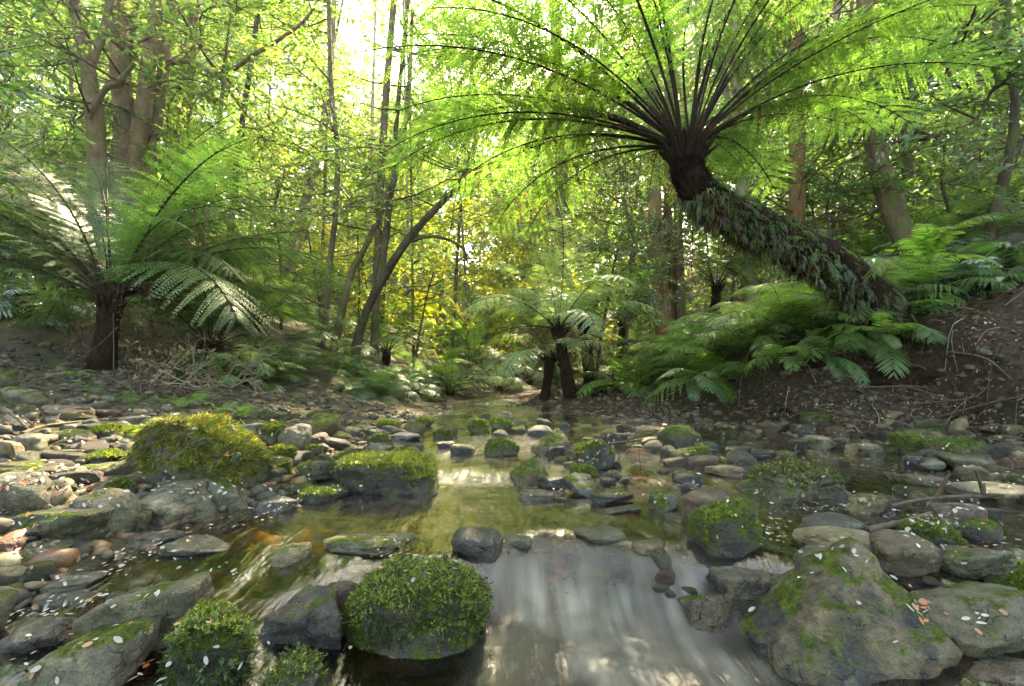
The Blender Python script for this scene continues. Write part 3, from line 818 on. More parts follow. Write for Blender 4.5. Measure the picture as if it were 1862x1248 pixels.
 (1395, 1150, 1200, 56, 'block', 'dark', .2, .7, 'small dark wet stone at the left foot of the wedge boulder'),
 (285, 1064, 1194, 176, 'block', 'olive', .15, 0, 'large squared olive boulder at lower left behind the fern-moss clump'),
 (165, 1143, 1275, 190, 'round', 'grey', .35, 0, 'grooved grey boulder with moss patches in the bottom left corner'),
 (137, 1044, 1074, 84, 'flat', 'grey', .1, .5, 'flat grey stone in the shallows at lower left'),
 (28, 1030, 1074, 74, 'slab', 'dark', 0, .3, 'dark slab at the left edge of the shallows'),
 (142, 1072, 1100, 104, 'flat', 'dark', 0, .6, 'rough speckled low stone left of the large squared olive boulder'),
 (60, 1128, 1195, 140, 'slab', 'dark', 0, .5, 'low dark ledge with leaves at the left edge, behind the grooved boulder'),
 (-10, 1085, 1160, 60, 'block', 'olive', .3, 0, 'olive boulder cut off by the left frame edge'),
 (562, 1082, 1178, 144, 'slab', 'dark', .05, .4, 'dark angular slab left of the foreground moss mound'),
 (628, 1060, 1114, 74, 'round', 'red', .1, .5, 'reddish dark stone between the dark angular slab and the moss mound'),
 (674, 964, 1006, 158, 'slab', 'olive', .2, .4, 'long flat wet stone in the pool behind the foreground moss mound'),
 (528, 992, 1030, 58, 'block', 'tan', .1, .4, 'small tan stone with a leaf, alone in the shallow pool'),
 (735, 1172, 1212, 112, 'round', 'red', 0, .8, 'red-brown stone washed by water below the foreground moss mound'),
]
mossy_jobs = []
ROCK_OBJ = []
for i, (cx, yt, yb, w, st, colr, moss, wet, lab) in enumerate(ROCKS):
    c, dims, Yc = place_box(cx, yt, yb, w)
    sub = 5 if w > 120 else 4
    V, F = rock_verts(dims, st, 100 + i, sub)
    yaw = 0 if st == 'wedge' else random.uniform(-.35, .35)
    if w > 300: yaw = -.1
    Rz = rotm(random.uniform(-.06, .06), random.uniform(-.1, .1), yaw)
    V = V @ Rz.T
    mb = MB(); mb.add(V, F)
    word = 'boulder' if w * Yc / FPX > .28 else 'stone'
    o = mb.build(word, mat_rock(colr, moss, wet))
    o.location = tuple(c)
    tag(o, lab, 'rock' if word == 'stone' else 'boulder', 'stones in and beside the stream')
    ROCK_OBJ.append(o)
    if moss >= .6:
        n = int(240 + 2.6 * w)
        add_moss(o, V, F, int(n * 1.3), .010 + .0024 * Yc, 'tuft', ['moss_mid', 'moss_dark', 'moss_bright'], [.5, .35, .15], .5 - moss * .5, -.1, i)

def hero_moss(name, cx, yt, yb, w, style, colr, label, moss, **kw):
    c, dims, Yc = place_box(cx, yt, yb, w)
    V, F = rock_verts(dims, style, 700 + int(cx), 5)
    sh = kw.get('shear', 0)
    if sh:
        hz = dims[2] / 2; tq = np.clip(V[:, 2] / hz, -1, 1)
        V[:, 2] -= sh * np.clip(V[:, 0] / (dims[0] / 2) + .25, 0, 2) * hz * .85 * (tq > -.2) * (tq + .2)
        V[:, 0] *= 1 - .22 * np.clip(tq, 0, 1)
    mb = MB(); mb.add(V, F)
    o = mb.build(name, mat_rock(colr, .7, .2)); o.location = tuple(c)
    tag(o, label, 'boulder', 'stones in and beside the stream')
    for k in moss: add_moss(o, V, F, *k[0], **k[1])
    ROCK_OBJ.append(o)
    return o
hero_moss('boulder', 765, 1026, 1176, 230, 'dome', 'dark', 'foreground boulder thickly covered in bright green feathery moss and fallen leaves',
          [((4200, .012, 'sprig', ['moss_bright', 'moss_mid', 'moss_dark'], [.72, .22, .06]), dict(nz=.3, zlow=.15, seed=1)),
           ((5000, .010, 'tuft', ['moss_mid', 'moss_dark', 'moss_bright'], [.5, .35, .15]), dict(nz=-.35, zlow=.0, seed=21)),
           ((1000, .022, 'sprig', ['moss_dark', 'moss_mid'], [.75, .25]), dict(nz=-.6, zlow=.0, seed=2, droop=.9))])
hero_moss('boulder', 380, 1130, 1275, 118, 'dome', 'dark', 'bottom-edge stone with a clump of yellow-green ferny moss, beside the grooved boulder',
          [((1200, .018, 'sprig', ['moss_bright', 'moss_mid', 'moss_dark'], [.75, .2, .05]), dict(nz=.25, zlow=.1, seed=3)),
           ((2000, .010, 'tuft', ['moss_mid', 'moss_dark'], [.5, .5]), dict(nz=-.2, zlow=-.3, seed=22)),
           ((400, .03, 'sprig', ['moss_dark'], [1.0]), dict(nz=-.5, zlow=-.4, seed=4, droop=.7))])
hero_moss('boulder', 528, 1198, 1290, 88, 'dome', 'dark', 'small dark stone with dull green moss at the bottom edge',
          [((700, .015, 'sprig', ['moss_mid', 'moss_dark', 'moss_bright'], [.4, .45, .15]), dict(nz=-.1, zlow=-.3, seed=5))])
hero_moss('boulder', 390, 756, 895, 208, 'block', 'grey', 'big boulder wrapped in shaggy golden moss on the left gravel bar',
          [((5200, .032, 'tuft', ['moss_gold', 'moss_mid', 'moss_dark', 'moss_bright'], [.45, .33, .15, .07]), dict(nz=-.25, zlow=-.25, seed=6, droop=.7))], shear=.6)
hero_moss('boulder', 705, 828, 898, 178, 'flat', 'dark', 'large low mossy boulder at the left edge of the yellow water',
          [((2000, .02, 'tuft', ['moss_mid', 'moss_dark', 'moss_bright', 'moss_gold'], [.45, .3, .1, .15]), dict(nz=.1, zlow=-.05, seed=7))])
capo = next(o for o in ROCK_OBJ if 'moss and leaf cap' in o['label'])
Vc = np.array([v.co[:] for v in capo.data.vertices]); Fc = np.array([p.vertices[:] for p in capo.data.polygons])
add_moss(capo, Vc, Fc, 1100, .03, 'sprig', ['moss_mid', 'moss_dark', 'moss_bright', 'leaf_fall_tan'], [.4, .4, .1, .1], .45, .1, 31)

# smaller stones: shared shapes, one object each
protos = []
for i in range(14):
    st = ['round', 'block', 'flat', 'slab'][i % 4]
    V, F = rock_verts((1, .85, .6 if st in ('round', 'block') else .42), st, 500 + i, 3)
    mb = MB(); mb.add(V, F); protos.append((V, F, mb.mesh('stone', [mat_rock(['grey', 'olive', 'brown', 'tan', 'blue', 'dark', 'grey', 'olive', 'mix', 'brown', 'grey', 'olive', 'tan', 'red'][i], .5 if i % 5 == 1 else .15 if i % 3 == 0 else 0, .25)])))
ZONES = [  # pixel box, how many, size range in metres, label
 ((0, 735, 300, 900), 60, (.07, .17), 'small weathered cobble among the stones of the left gravel bar'),
 ((430, 745, 720, 880), 56, (.08, .19), 'small cobble between the mossy boulders of the left shore'),
 ((0, 900, 330, 1100), 12, (.05, .11), 'small stone at the leaf-strewn waterline at left'),
 ((700, 755, 1000, 800), 16, (.10, .22), 'small mossy stone at the head of the visible stream'),
 ((1000, 765, 1340, 850), 40, (.08, .2), 'small dark cobble in the shallows before the right beach'),
 ((1000, 860, 1300, 940), 14, (.05, .1), 'small wet stone in mid stream left of the brown squared stone'),
 ((1340, 770, 1862, 845), 62, (.07, .2), 'small brown cobble on the right gravel beach'),
 ((1560, 840, 1862, 960), 26, (.05, .13), 'small wet stone in the shallows of the right arm'),
 ((1200, 1010, 1480, 1120), 9, (.04, .08), 'small stone around the two-toned stone by the cascade pool'),
 ((1650, 1010, 1862, 1230), 8, (.04, .08), 'small stone beside the large dark green slab'),
]
PCOL = ['grey', 'olive', 'brown', 'tan', 'bluish', 'dark', 'grey', 'olive', 'mottled', 'brown', 'grey', 'olive', 'tan', 'reddish']
def short(s, most=9):
    w = s.split(); cut = len(w)
    for i in range(3, len(w)):
        if w[i] in ('at', 'lying', 'beside', 'left', 'right', 'behind', 'with', 'on', 'in', 'under', 'beneath', 'tucked', 'near', 'standing', 'just', 'wedged', 'jutting', 'barely', 'below', 'topped', 'among', 'touching', 'leaning', 'strewn', 'between', 'washed', 'cut', 'covered', 'thickly', 'wrapped', 'wearing', 'and', 'around', 'cutting'): cut = i; break
    return ' '.join(w[:min(cut, most)]).rstrip(',')
for (x0, y0, x1, y1), n, (a, b), lab in ZONES:
    for k in range(n):
        p = hit(random.uniform(x0, x1), y0 + (y1 - y0) * random.random() ** .8)
        s = random.uniform(a, b) * random.uniform(.8, 1.2)
        pk = random.randrange(len(protos)); pr = protos[pk]
        o = link('cobble', pr[2])
        o.location = (p[0], p[1], p[2] + s * .08)
        o.scale = (s, s * random.uniform(.7, 1.1), s * random.uniform(.8, 1.2))
        o.rotation_euler = (random.uniform(-.2, .2), random.uniform(-.2, .2), random.uniform(0, 6.28))
        near = min(ROCK_OBJ, key=lambda q: (q.location - o.location).length)
        lab2 = 'small %s cobble close to the %s' % (PCOL[pk], short(near['label'], 7))
        tag(o, lab2, 'rock', lab.split(' ', 1)[1] + ' group')

# gravel: far too many to count, one mass each
def gravel(name, mat, n, boxes, smin, smax, f=G, lift=.15, seed=1):
    rg = np.random.default_rng(seed)
    Vp, Fp = [], []
    prs = [rock_verts((1, .85, .6), ['round', 'block', 'flat'][i % 3], 800 + i, 1) for i in range(6)]
    wts = np.array([b[4] for b in boxes], float); wts /= wts.sum()
    bi = rg.choice(len(boxes), n, p=wts)
    B = np.array([b[:4] for b in boxes], float)[bi]
    x = B[:, 0] + (B[:, 2] - B[:, 0]) * rg.random(n); y = B[:, 1] + (B[:, 3] - B[:, 1]) * rg.random(n)
    s = smin * (smax / smin) ** (rg.random(n) ** 1.8)
    P = np.stack([x, y, f(x, y) + s * lift], -1)
    sx, sy, dz = proj(P)
    ok = (sx > -60) & (sx < 1920) & (sy > 600) & (sy < 1330)
    if f is G: ok &= True
    MM = mats34(rotm(rg.normal(size=n) * .25, rg.normal(size=n) * .25, rg.uniform(0, 6.28, n)), np.stack([s, s * rg.uniform(.6, 1, n), s * rg.uniform(.5, 1, n)], -1), P)
    pi = rg.integers(0, 6, n); mb = MB()
    for a in range(6):
        k = ok & (pi == a)
        bake(mb, prs[a][0], [prs[a][1]], [0], MM[k])
    return mb.build(name, M[mat], stuff=True)
g1 = gravel('gravel', 'pebble', 6200, [(-5.5, 2.2, -.95, 6.2, 4), (-2.6, 1.0, -.9, 2.6, 1.4), (.6, 3.6, 5.0, 6.0, 3), (-1.2, 5.5, 2.0, 8.5, 1.2), (1.2, 1.2, 4.5, 4.0, 1.2), (3.2, 4.0, 5.4, 5.4, .8)], .02, .12, seed=2)
tag(g1, 'loose grey and brown gravel covering the stream banks', 'gravel')
g2 = gravel('stream_bed_gravel', 'bedstone', 3600, [(-1.6, .9, 1.2, 2.6, 3), (-1.0, 2.4, 2.5, 5.2, 2), (1.0, .9, 3.5, 3.5, 1.2)], .03, .16, lift=-.05, seed=3)
tag(g2, 'orange and brown stones under the clear stream water', 'gravel')
# ---------------------------------------------------------------- fallen leaves (placed where they land on stones, moss, shore and water)
def leaf_shape(seed, L=1.0, W=.55, curl=.2):
    rg = np.random.default_rng(seed)
    s = np.array([0, .25, .6, .88, 1.0]); w = np.array([.06, .42, .5, .28, .02]) * W * rg.uniform(.85, 1.15)
    V, F = [], []
    for a, b in zip(s, w):
        z = curl * (a - .5) ** 2 * rg.uniform(.3, 2.0)
        for k in (-1, 0, 1): V.append(((a - .5) * L, k * b * L, z + (curl * .8 * abs(k) * b / W)))
    for i in range(4):
        for k in range(2): F.append((i * 3 + k, i * 3 + k + 1, i * 3 + 4 + k, i * 3 + 3 + k))
    return np.array(V), np.array(F)
LEAFP = [leaf_shape(i, 1, [.55, .7, .45, .32, .6][i % 5]) for i in range(6)]
LEAFM = {}
for k in ('white', 'tan', 'orange'):
    LEAFM[k] = []
    for V, F in LEAFP:
        mb = MB(); mb.add(V, F); LEAFM[k].append(mb.mesh('fallen_leaf', [M['leaf_fall_' + k]]))
bpy.context.view_layer.update()
dg = bpy.context.evaluated_depsgraph_get()
def cast(px, py):
    d = ray(px, py)
    ok, loc, nrm, idx, ob, _ = sc.ray_cast(dg, Vector(CAM), Vector(d).normalized())
    return (np.array(loc), np.array(nrm), ob) if ok else None
LZ = [  # polygonal strips: points, half width px, count, size m, colours (white,tan,orange), label
 ([(90, 1065), (240, 1015), (330, 985), (480, 930), (560, 908)], 13, 200, .026, (.92, .06, .02), 'in the white drift along the left waterline'),
 ([(0, 1130), (90, 1110), (190, 1090)], 20, 90, .03, (.85, .12, .03), 'in the pale raft of leaves at the far lower left'),
 ([(0, 945), (60, 960), (120, 985), (20, 1010)], 30, 60, .03, (.5, .3, .2), 'on the leafy ground by the dark boat-shaped boulder'),
 ([(130, 885), (180, 905), (160, 925)], 26, 40, .03, (.8, .15, .05), 'on or beside the large rounded grey-tan boulder'),
 ([(290, 870), (380, 895), (440, 890)], 24, 80, .028, (.75, .2, .05), 'around the long angular grey boulder on the left shore'),
 ([(0, 1240), (60, 1200), (230, 1160), (300, 1240)], 60, 60, .034, (.6, .3, .1), 'around the grooved boulder in the bottom left corner'),
 ([(230, 1080), (330, 1095)], 22, 12, .032, (.8, .15, .05), 'on top of the large squared olive boulder'),
 ([(200, 1045), (360, 1035), (450, 1050)], 15, 26, .032, (.9, .1, 0), 'floating in the lower left shallows'),
 ([(660, 1010), (760, 1015), (820, 1040)], 35, 44, .03, (.6, .28, .12), 'on the feathery moss of the foreground boulder'),
 ([(380, 1180), (450, 1190), (520, 1190)], 50, 12, .032, (.55, .25, .2), 'on the ferny moss clumps at the bottom'),
 ([(640, 985), (730, 980)], 8, 14, .028, (.9, .1, 0), 'on the long flat wet stone in the pool'),
 ([(1420, 1090), (1530, 1050), (1620, 1130), (1640, 1220)], 70, 14, .034, (.85, .15, 0), 'on the big pointed wedge boulder'),
 ([(1700, 1110), (1800, 1100), (1780, 1150)], 25, 16, .034, (.7, .2, .1), 'on the large dark green slab'),
 ([(1660, 1080), (1690, 1130), (1640, 1060)], 12, 24, .03, (.2, .4, .4), 'caught between the wedge boulder and the dark green slab'),
 ([(1480, 1000), (1560, 985), (1470, 1030)], 26, 16, .03, (.8, .2, 0), 'on the tan and grey-green oval stones'),
 ([(1700, 1010), (1790, 1005), (1840, 1040)], 18, 26, .03, (.5, .3, .2), 'on the flat-topped olive stone at right'),
 ([(1390, 960), (1420, 985)], 16, 34, .026, (.95, .05, 0), 'in the white raft right of the green moss-faced boulder'),
 ([(1380, 925), (1480, 925), (1560, 930)], 10, 60, .024, (.8, .15, .05), 'along the front of the moss-capped boulder'),
 ([(1600, 935), (1680, 945), (1760, 960), (1850, 1000)], 14, 110, .026, (.8, .12, .08), 'drifted among stones around the driftwood stick'),
 ([(1560, 850), (1650, 858), (1760, 880), (1862, 880)], 18, 120, .026, (.85, .1, .05), 'strewn over the shallows of the right arm'),
 ([(1400, 860), (1500, 865)], 14, 30, .026, (.5, .35, .15), 'on the shaggy cap of the moss-capped boulder'),
 ([(960, 905), (1100, 905), (1230, 905)], 12, 60, .024, (.7, .2, .1), 'on the wet mid-stream stones'),
 ([(620, 850), (680, 850), (760, 840)], 10, 26, .024, (.7, .25, .05), 'on the large low mossy boulder'),
 ([(520, 900), (620, 895), (740, 893)], 9, 60, .024, (.9, .07, .03), 'at the foot of the large low mossy boulder'),
]
leaves = []
for pts, hw, n, size, cw, lab in LZ:
    pts = np.array(pts, float)
    for k in range(int(n * .7)):
        q = random.random() * (len(pts) - 1); i = int(q); f = q - i
        p = pts[i] * (1 - f) + pts[i + 1] * f
        h = cast(p[0] + random.gauss(0, hw * .8), p[1] + random.gauss(0, hw * .6))
        if h is None: continue
        loc, nrm, ob = h
        if nrm[2] < .25 and ob.name[:4] != 'moss': continue
        leaves.append((loc, nrm, size * .52 * random.uniform(.4, 1.4), random.choices(('white', 'tan', 'orange'), cw)[0], lab, ob.name[:4] == 'moss'))
for box, n, cw in (((0, 700, 700, 900), 1100, (.55, .38, .07)), ((1000, 730, 1862, 850), 1500, (.35, .5, .15)), ((1350, 560, 1862, 780), 900, (.3, .6, .1)), ((1250, 840, 1862, 1000), 420, (.75, .2, .05)), ((950, 715, 1150, 775), 300, (.3, .65, .05))):
    for k in range(n):
        h = cast(random.uniform(box[0], box[2]), random.uniform(box[1], box[3]))
        if h is None or h[1][2] < .15: continue
        if mnoise.noise(Vector(h[0]) * 7) < random.uniform(-.15, .25): continue
        leaves.append((h[0], h[1], random.uniform(.012, .024), random.choices(('white', 'tan', 'orange'), cw)[0], None, h[2].name[:4] == 'moss'))
def leaf_xf(l):
    loc, nrm, s, c, lab, onmoss = l
    nn = nrm / np.linalg.norm(nrm) + R.normal(size=3) * (.3 if onmoss else .12)
    if onmoss: nn = nn * .5 + np.array((0, -.1, .9))
    Rm = align(nn[None], np.array([random.uniform(0, 6.28)]))[0]
    return Rm, loc + nrm * .004 + np.array((0, 0, .004 + (.006 if onmoss else 0)))
named = [l for l in leaves if l[4]]
named.sort(key=lambda l: -l[2] / max(.5, l[0][1]))
ind, rest = named[:300], named[300:] + [l for l in leaves if not l[4]]
CW = {'white': 'pale', 'tan': 'tan', 'orange': 'orange'}
for l in ind:
    Rm, loc = leaf_xf(l)
    o = link('fallen_leaf', random.choice(LEAFM[l[3]]))
    o.matrix_world = Matrix.LocRotScale(Vector(loc), Matrix(Rm.tolist()).to_quaternion(), Vector((l[2], l[2] * random.uniform(.55, 1.2), l[2] * random.uniform(.5, 2.2))))
    tag(o, '%s fallen leaf %s' % (CW[l[3]], l[4]), 'leaf', '%s leaves %s' % (CW[l[3]], l[4]))
mb = MB(); kk = {'white': 0, 'tan': 1, 'orange': 2}
for l in rest:
    Rm, loc = leaf_xf(l); V, F = random.choice(LEAFP)
    mb.add(V @ (Rm * l[2]).T + loc, F, kk[l[3]])
# brown litter over both banks
rg = np.random.default_rng(77)
n = 16000
bx = np.array([(1.2, 3.2, 7, 9), (-6, 3.0, -1.5, 8), (3.5, 2.0, 7.5, 5.5), (.4, 6, 3, 10), (-1.6, 6.0, 0, 12), (2.5, 4.0, 5.2, 6.0)])[rg.choice(6, n, p=[.2, .2, .2, .15, .05, .2])]
x = bx[:, 0] + (bx[:, 2] - bx[:, 0]) * rg.random(n); y = bx[:, 1] + (bx[:, 3] - bx[:, 1]) * rg.random(n)
z = G(x, y); keep = z > Wl(x, y) + .01
x, y, z = x[keep], y[keep], z[keep]; n = len(x)
e = .03
Nn = np.stack([-(G(x + e, y) - G(x - e, y)) / (2 * e), -(G(x, y + e) - G(x, y - e)) / (2 * e), np.ones(n)], -1) + rg.normal(size=(n, 3)) * .35
steep = (abs(Nn[:, 0]) + abs(Nn[:, 1]) > 1.1) & (rg.random(n) < .75)
s = rg.uniform(.02, .06, n) * ~steep + .0005
MM = mats34(align(Nn, rg.uniform(0, 6.28, n)), s, np.stack([x, y, z + .008], -1))
pi = rg.integers(0, 6, n)
for a in range(6): bake(mb, LEAFP[a][0], [LEAFP[a][1]], [3], MM[pi == a])
lit = mb.build('leaf_litter', [M['leaf_fall_white'], M['leaf_fall_tan'], M['leaf_fall_orange'], M['litter']], stuff=True)
tag(lit, 'fallen leaves and dry litter strewn over banks and stones', 'leaf litter')

# ---------------------------------------------------------------- fronds
def frond(L=1.0, a0=70, a1=-25, n=30, m=18, wmax=.24, seed=0, dead=0.0, droop=.35, stalk=.14, twist=.0, simple=False):
    """arching fern frond from the origin along +X. materials: 0 stalk, 1 blade, 2 withered"""
    rg = np.random.default_rng(seed); mb = MB()
    S = 40
    s = np.linspace(0, 1, S + 1)
    ang = np.radians(a0 + (a1 - a0) * s ** 1.35)
    yaw = twist * s ** 2
    d = np.stack([np.cos(ang) * np.cos(yaw), np.cos(ang) * np.sin(yaw), np.sin(ang)], -1)
    P = np.vstack([[0, 0, 0], np.cumsum(d[:-1] * L / S, 0)])
    V, F = tube(P, L * np.linspace(.0056, .0018, S + 1), 4); mb.add(V, F, 0)
    pw = .5 * 1.3 * ((1 - stalk) / n) / wmax
    u = np.linspace(stalk, .985, n)
    u = u + rg.uniform(-.3, .3, n) * (.8 / n)
    q = (u - stalk) / (1 - stalk)
    prof = np.clip(q + .12, 0, 1) ** .55 * (1 - q * .985) ** .62; prof /= prof.max()
    for side in (-1, 1):
        for i in range(n):
            k = u[i] * S; j = min(int(k), S - 1); f = k - j
            p = P[j] * (1 - f) + P[j + 1] * f
            T = d[j]; Sd = np.cross((0, 0, 1.0), T); Sd /= np.linalg.norm(Sd) + 1e-9
            Nn = np.cross(T, Sd)
            isdead = rg.random() < dead * (1.25 - q[i])
            l = L * wmax * prof[i] * rg.uniform(.9, 1.08)
            ca = math.radians(rg.uniform(62, 76) - 25 * q[i])
            D = T * math.cos(ca) + side * Sd * math.sin(ca)
            dr = droop * rg.uniform(.7, 1.3) + (1.6 if isdead else 0)
            w = np.linspace(0, 1, m + 1)
            C = p + D * (w * l)[:, None] * (1 if not isdead else .75)
            C[:, 2] -= dr * l * w ** 1.7
            if isdead: C += rg.normal(size=3) * w[:, None] * l * .12
            mt = 2 if isdead else 1
            if simple:
                hw = l * .085 * np.clip(np.sin(np.pi * np.clip(w * .9 + .1, 0, 1)) ** .7, .03, 1)
                E = T - D * (T @ D); E /= np.linalg.norm(E)
                Vv = np.stack([C - E * hw[:, None], C + Nn * hw[:, None] * .25, C + E * hw[:, None]], 1).reshape(-1, 3)
                ii = np.arange(m) * 3
                Fv = np.concatenate([np.stack([ii + b, ii + b + 1, ii + b + 4, ii + b + 3], -1) for b in (0, 1)])
                mb.add(Vv, Fv, mt); continue
            # pinna midrib
            E = T - D * (T @ D); E /= np.linalg.norm(E)
            lw = l * .006
            mb.add([C[0] - E * lw, C[0] + E * lw, C[m // 2] + E * lw, C[m // 2] - E * lw, C[-1]], [[0, 1, 2, 3], [3, 2, 4, 4]] if False else [[0, 1, 2, 3]], mt)
            # pinnules
            ww = (np.arange(m) + .6) / m
            pp = (1 - ww * .9) ** .55 * np.clip(ww * 6 + .4, 0, 1)
            pl = L * wmax * pw * (.45 + .55 * prof[i]) * pp * (.5 if isdead else 1)
            B = np.stack([np.interp(ww, w, C[:, a]) for a in range(3)], -1)
            Dl = np.gradient(C, axis=0); Dl = np.stack([np.interp(ww, w, Dl[:, a]) for a in range(3)], -1); Dl /= np.linalg.norm(Dl, axis=1)[:, None]
            hw = l / m * .42
            for sd in (-1, 1):
                Q = E * sd * .93 + Dl * .55 + Nn * rg.uniform(-.25, .05) + (rg.normal(size=(m, 3)) * (.45 if isdead else .06))
                tip = B + Q * pl[:, None]; md = B + Q * (pl * .42)[:, None]
                Vv = np.stack([B - Dl * hw * .6, md - Dl * hw, tip, md + Dl * hw], 1).reshape(-1, 3)
                mb.add(Vv, np.arange(m * 4).reshape(-1, 4), mt)
    # collapse the face lists per material so that the mesh builds fast
    return mb

def frond_meshes(name, mats, specs):
    return [frond(**k).mesh(name, [M[a] for a in mats], smooth=False) for k in specs]

TF = [dict(a0=82, a1=5, seed=1, droop=.25), dict(a0=72, a1=-18, seed=2, droop=.3, twist=.15), dict(a0=58, a1=-30, seed=3, droop=.35, twist=-.15),
      dict(a0=42, a1=-40, seed=4, droop=.4, twist=.1), dict(a0=26, a1=-50, seed=5, droop=.4), dict(a0=60, a1=-12, seed=6, droop=.3, twist=.2)]
TFD = [dict(a0=55, a1=-25, seed=11, dead=.75, droop=.5), dict(a0=38, a1=-45, seed=12, dead=.8, droop=.5), dict(a0=70, a1=-10, seed=13, dead=.55, droop=.4), dict(a0=15, a1=-60, seed=14, dead=.85, droop=.6)]
TFX = [dict(a0=-20, a1=-85, seed=15, dead=3, droop=.6, n=24, m=10), dict(a0=10, a1=-88, seed=16, dead=3, droop=.8, n=24, m=10)]
big = dict(n=28, m=18, stalk=.24, wmax=.18)
TFB = [dict(a0=84, a1=34, seed=1, droop=.2), dict(a0=74, a1=22, seed=2, droop=.2, twist=.1), dict(a0=62, a1=8, seed=3, droop=.22, twist=-.1),
       dict(a0=50, a1=-6, seed=4, droop=.25, twist=.12), dict(a0=34, a1=-26, seed=5, droop=.25), dict(a0=68, a1=16, seed=6, droop=.2, twist=.15), dict(a0=42, a1=-4, seed=7, droop=.25, twist=-.15)]
TFBD = [dict(a0=60, a1=10, seed=11, dead=.45, droop=.35), dict(a0=44, a1=-15, seed=12, dead=.5, droop=.35), dict(a0=76, a1=20, seed=13, dead=.4, droop=.3), dict(a0=30, a1=-40, seed=14, dead=.5, droop=.4)]
F_BIG = frond_meshes('frond', ('rachis', 'fern_big', 'fern_brown'), [{**k, **big} for k in TFB])
F_BIGD = frond_meshes('frond', ('rachis', 'fern_big', 'fern_brown'), [{**k, **big} for k in TFBD])
F_LIME = frond_meshes('frond', ('rachis', 'fern_lime', 'fern_brown'), [{**k, **big} for k in TFB])
F_GRN = frond_meshes('frond', ('rachis', 'fern', 'fern_brown'), TF)
F_GRNU = frond_meshes('frond', ('rachis', 'fern', 'fern_brown'), [{**k, 'stalk': .2, 'wmax': .19, 'm': 16} for k in TFB])
F_GRND = frond_meshes('frond', ('rachis', 'fern', 'fern_brown'), TFD)
F_SIL = frond_meshes('frond', ('rachis', 'fern_silver', 'fern_brown'), TF[:5])
F_SILU = frond_meshes('frond', ('rachis_green', 'fern_silver', 'fern_brown'), [dict(a0=78, a1=-8, seed=51, droop=.25), dict(a0=66, a1=-16, seed=52, droop=.25), dict(a0=56, a1=-12, seed=53, droop=.25)])
F_DEAD = frond_meshes('withered_frond', ('rachis', 'fern_brown', 'fern_brown'), TFX)
# ground ferns
GF = [dict(a0=70, a1=-20, n=20, m=8, seed=21, wmax=.26), dict(a0=50, a1=-35, n=20, m=8, seed=22, wmax=.26), dict(a0=30, a1=-45, n=20, m=8, seed=23, wmax=.28)]
F_GF = frond_meshes('frond', ('rachis_green', 'fern', 'fern_brown'), GF)
F_GFL = frond_meshes('frond', ('rachis_green', 'fern_lime', 'fern_brown'), GF)
F_GFD = frond_meshes('frond', ('rachis', 'fern_dark', 'fern_brown'), GF)
SG = [dict(a0=60, a1=-35, n=22, m=6, seed=31, wmax=.24, simple=True, droop=.3), dict(a0=35, a1=-55, n=22, m=6, seed=32, wmax=.25, simple=True, droop=.3), dict(a0=15, a1=-70, n=24, m=6, seed=33, wmax=.25, simple=True, droop=.3)]
F_SG = frond_meshes('frond', ('rachis_green', 'fern', 'fern_brown'), SG)
F_SGL = frond_meshes('frond', ('rachis_green', 'fern_lime', 'fern_brown'), SG)
F_SGG = frond_meshes('frond', ('rachis', 'fern_glossy', 'fern_brown'), SG)
F_SGB = frond_meshes('withered_frond', ('rachis', 'fern_brown', 'fern_brown'), SG[1:])

def put_frond(parent, mesh, loc, L, az, tilt=0.0, roll=0.0):
    o = link(mesh.name.split('.')[0], mesh, parent)
    o.location = tuple(float(a) for a in loc)
    o.scale = (L, L, L)
    o.rotation_euler = Matrix.Rotation(az, 3, 'Z').to_quaternion().to_matrix().to_4x4().to_euler() if not (tilt or roll) else (Matrix.Rotation(az, 3, 'Z') @ Matrix.Rotation(-tilt, 3, 'Y') @ Matrix.Rotation(roll, 3, 'X')).to_euler()
    return o

def fern_trunk(path, radii, sides, mat, parent, seed, stubs=160, stub_len=.06, flare=True):
    P = smooth_path(np.column_stack([path, radii]), 40)
    mb = MB()
    V, F = tube(P[:, :3], P[:, 3], sides, .22, seed, freq=9); mb.add(V, F, 0)
    ap = P[-1, :3]; mb.add(np.vstack([V[-sides:], [ap + (0, 0, P[-1, 3] * .5)]]), [[i, (i + 1) % sides, sides] for i in range(sides)], 0)
    # old frond bases
    rg = np.random.default_rng(seed)
    T = np.gradient(P[:, :3], axis=0); T /= np.linalg.norm(T, axis=1)[:, None]
    for k in range(stubs):
        q = rg.random() ** .8 * 39; i = min(int(q), 38)
        a = rg.uniform(0, 6.28)
        x = np.cross(T[i], (.3, .9, .1)); x /= np.linalg.norm(x); y = np.cross(T[i], x)
        n = x * math.cos(a) + y * math.sin(a)
        b = P[i, :3] + n * P[i, 3] * .92
        d = n * rg.uniform(.2, .7) + T[i] * rg.uniform(.4, 1.0) + rg.normal(size=3) * .15
        l = stub_len * rg.uniform(.4, 1.2)
        V2, F2 = tube(np.stack([b, b + d * l * .6, b + d * l]), [.012 * l / .06, .008 * l / .06, .002], 4); mb.add(V2, F2, 0)
    for k in range(stubs // 2):          # crown of fresh frond bases
        a = rg.uniform(0, 6.28); q = rg.random()
        n = np.array((math.cos(a), math.sin(a), 0)); b = ap + n * P[-1, 3] * (.3 + .75 * q) - (0, 0, .10 * q)
        d = n * (.25 + .5 * q) + (0, 0, 1.0) + rg.normal(size=3) * .12; l = stub_len * rg.uniform(1.0, 2.6)
        V2, F2 = tube(np.stack([b, b + d * l * .6, b + d * l]), [.016, .012, .004], 4); mb.add(V2, F2, 0)
    return mb.build('trunk', M[mat], parent)

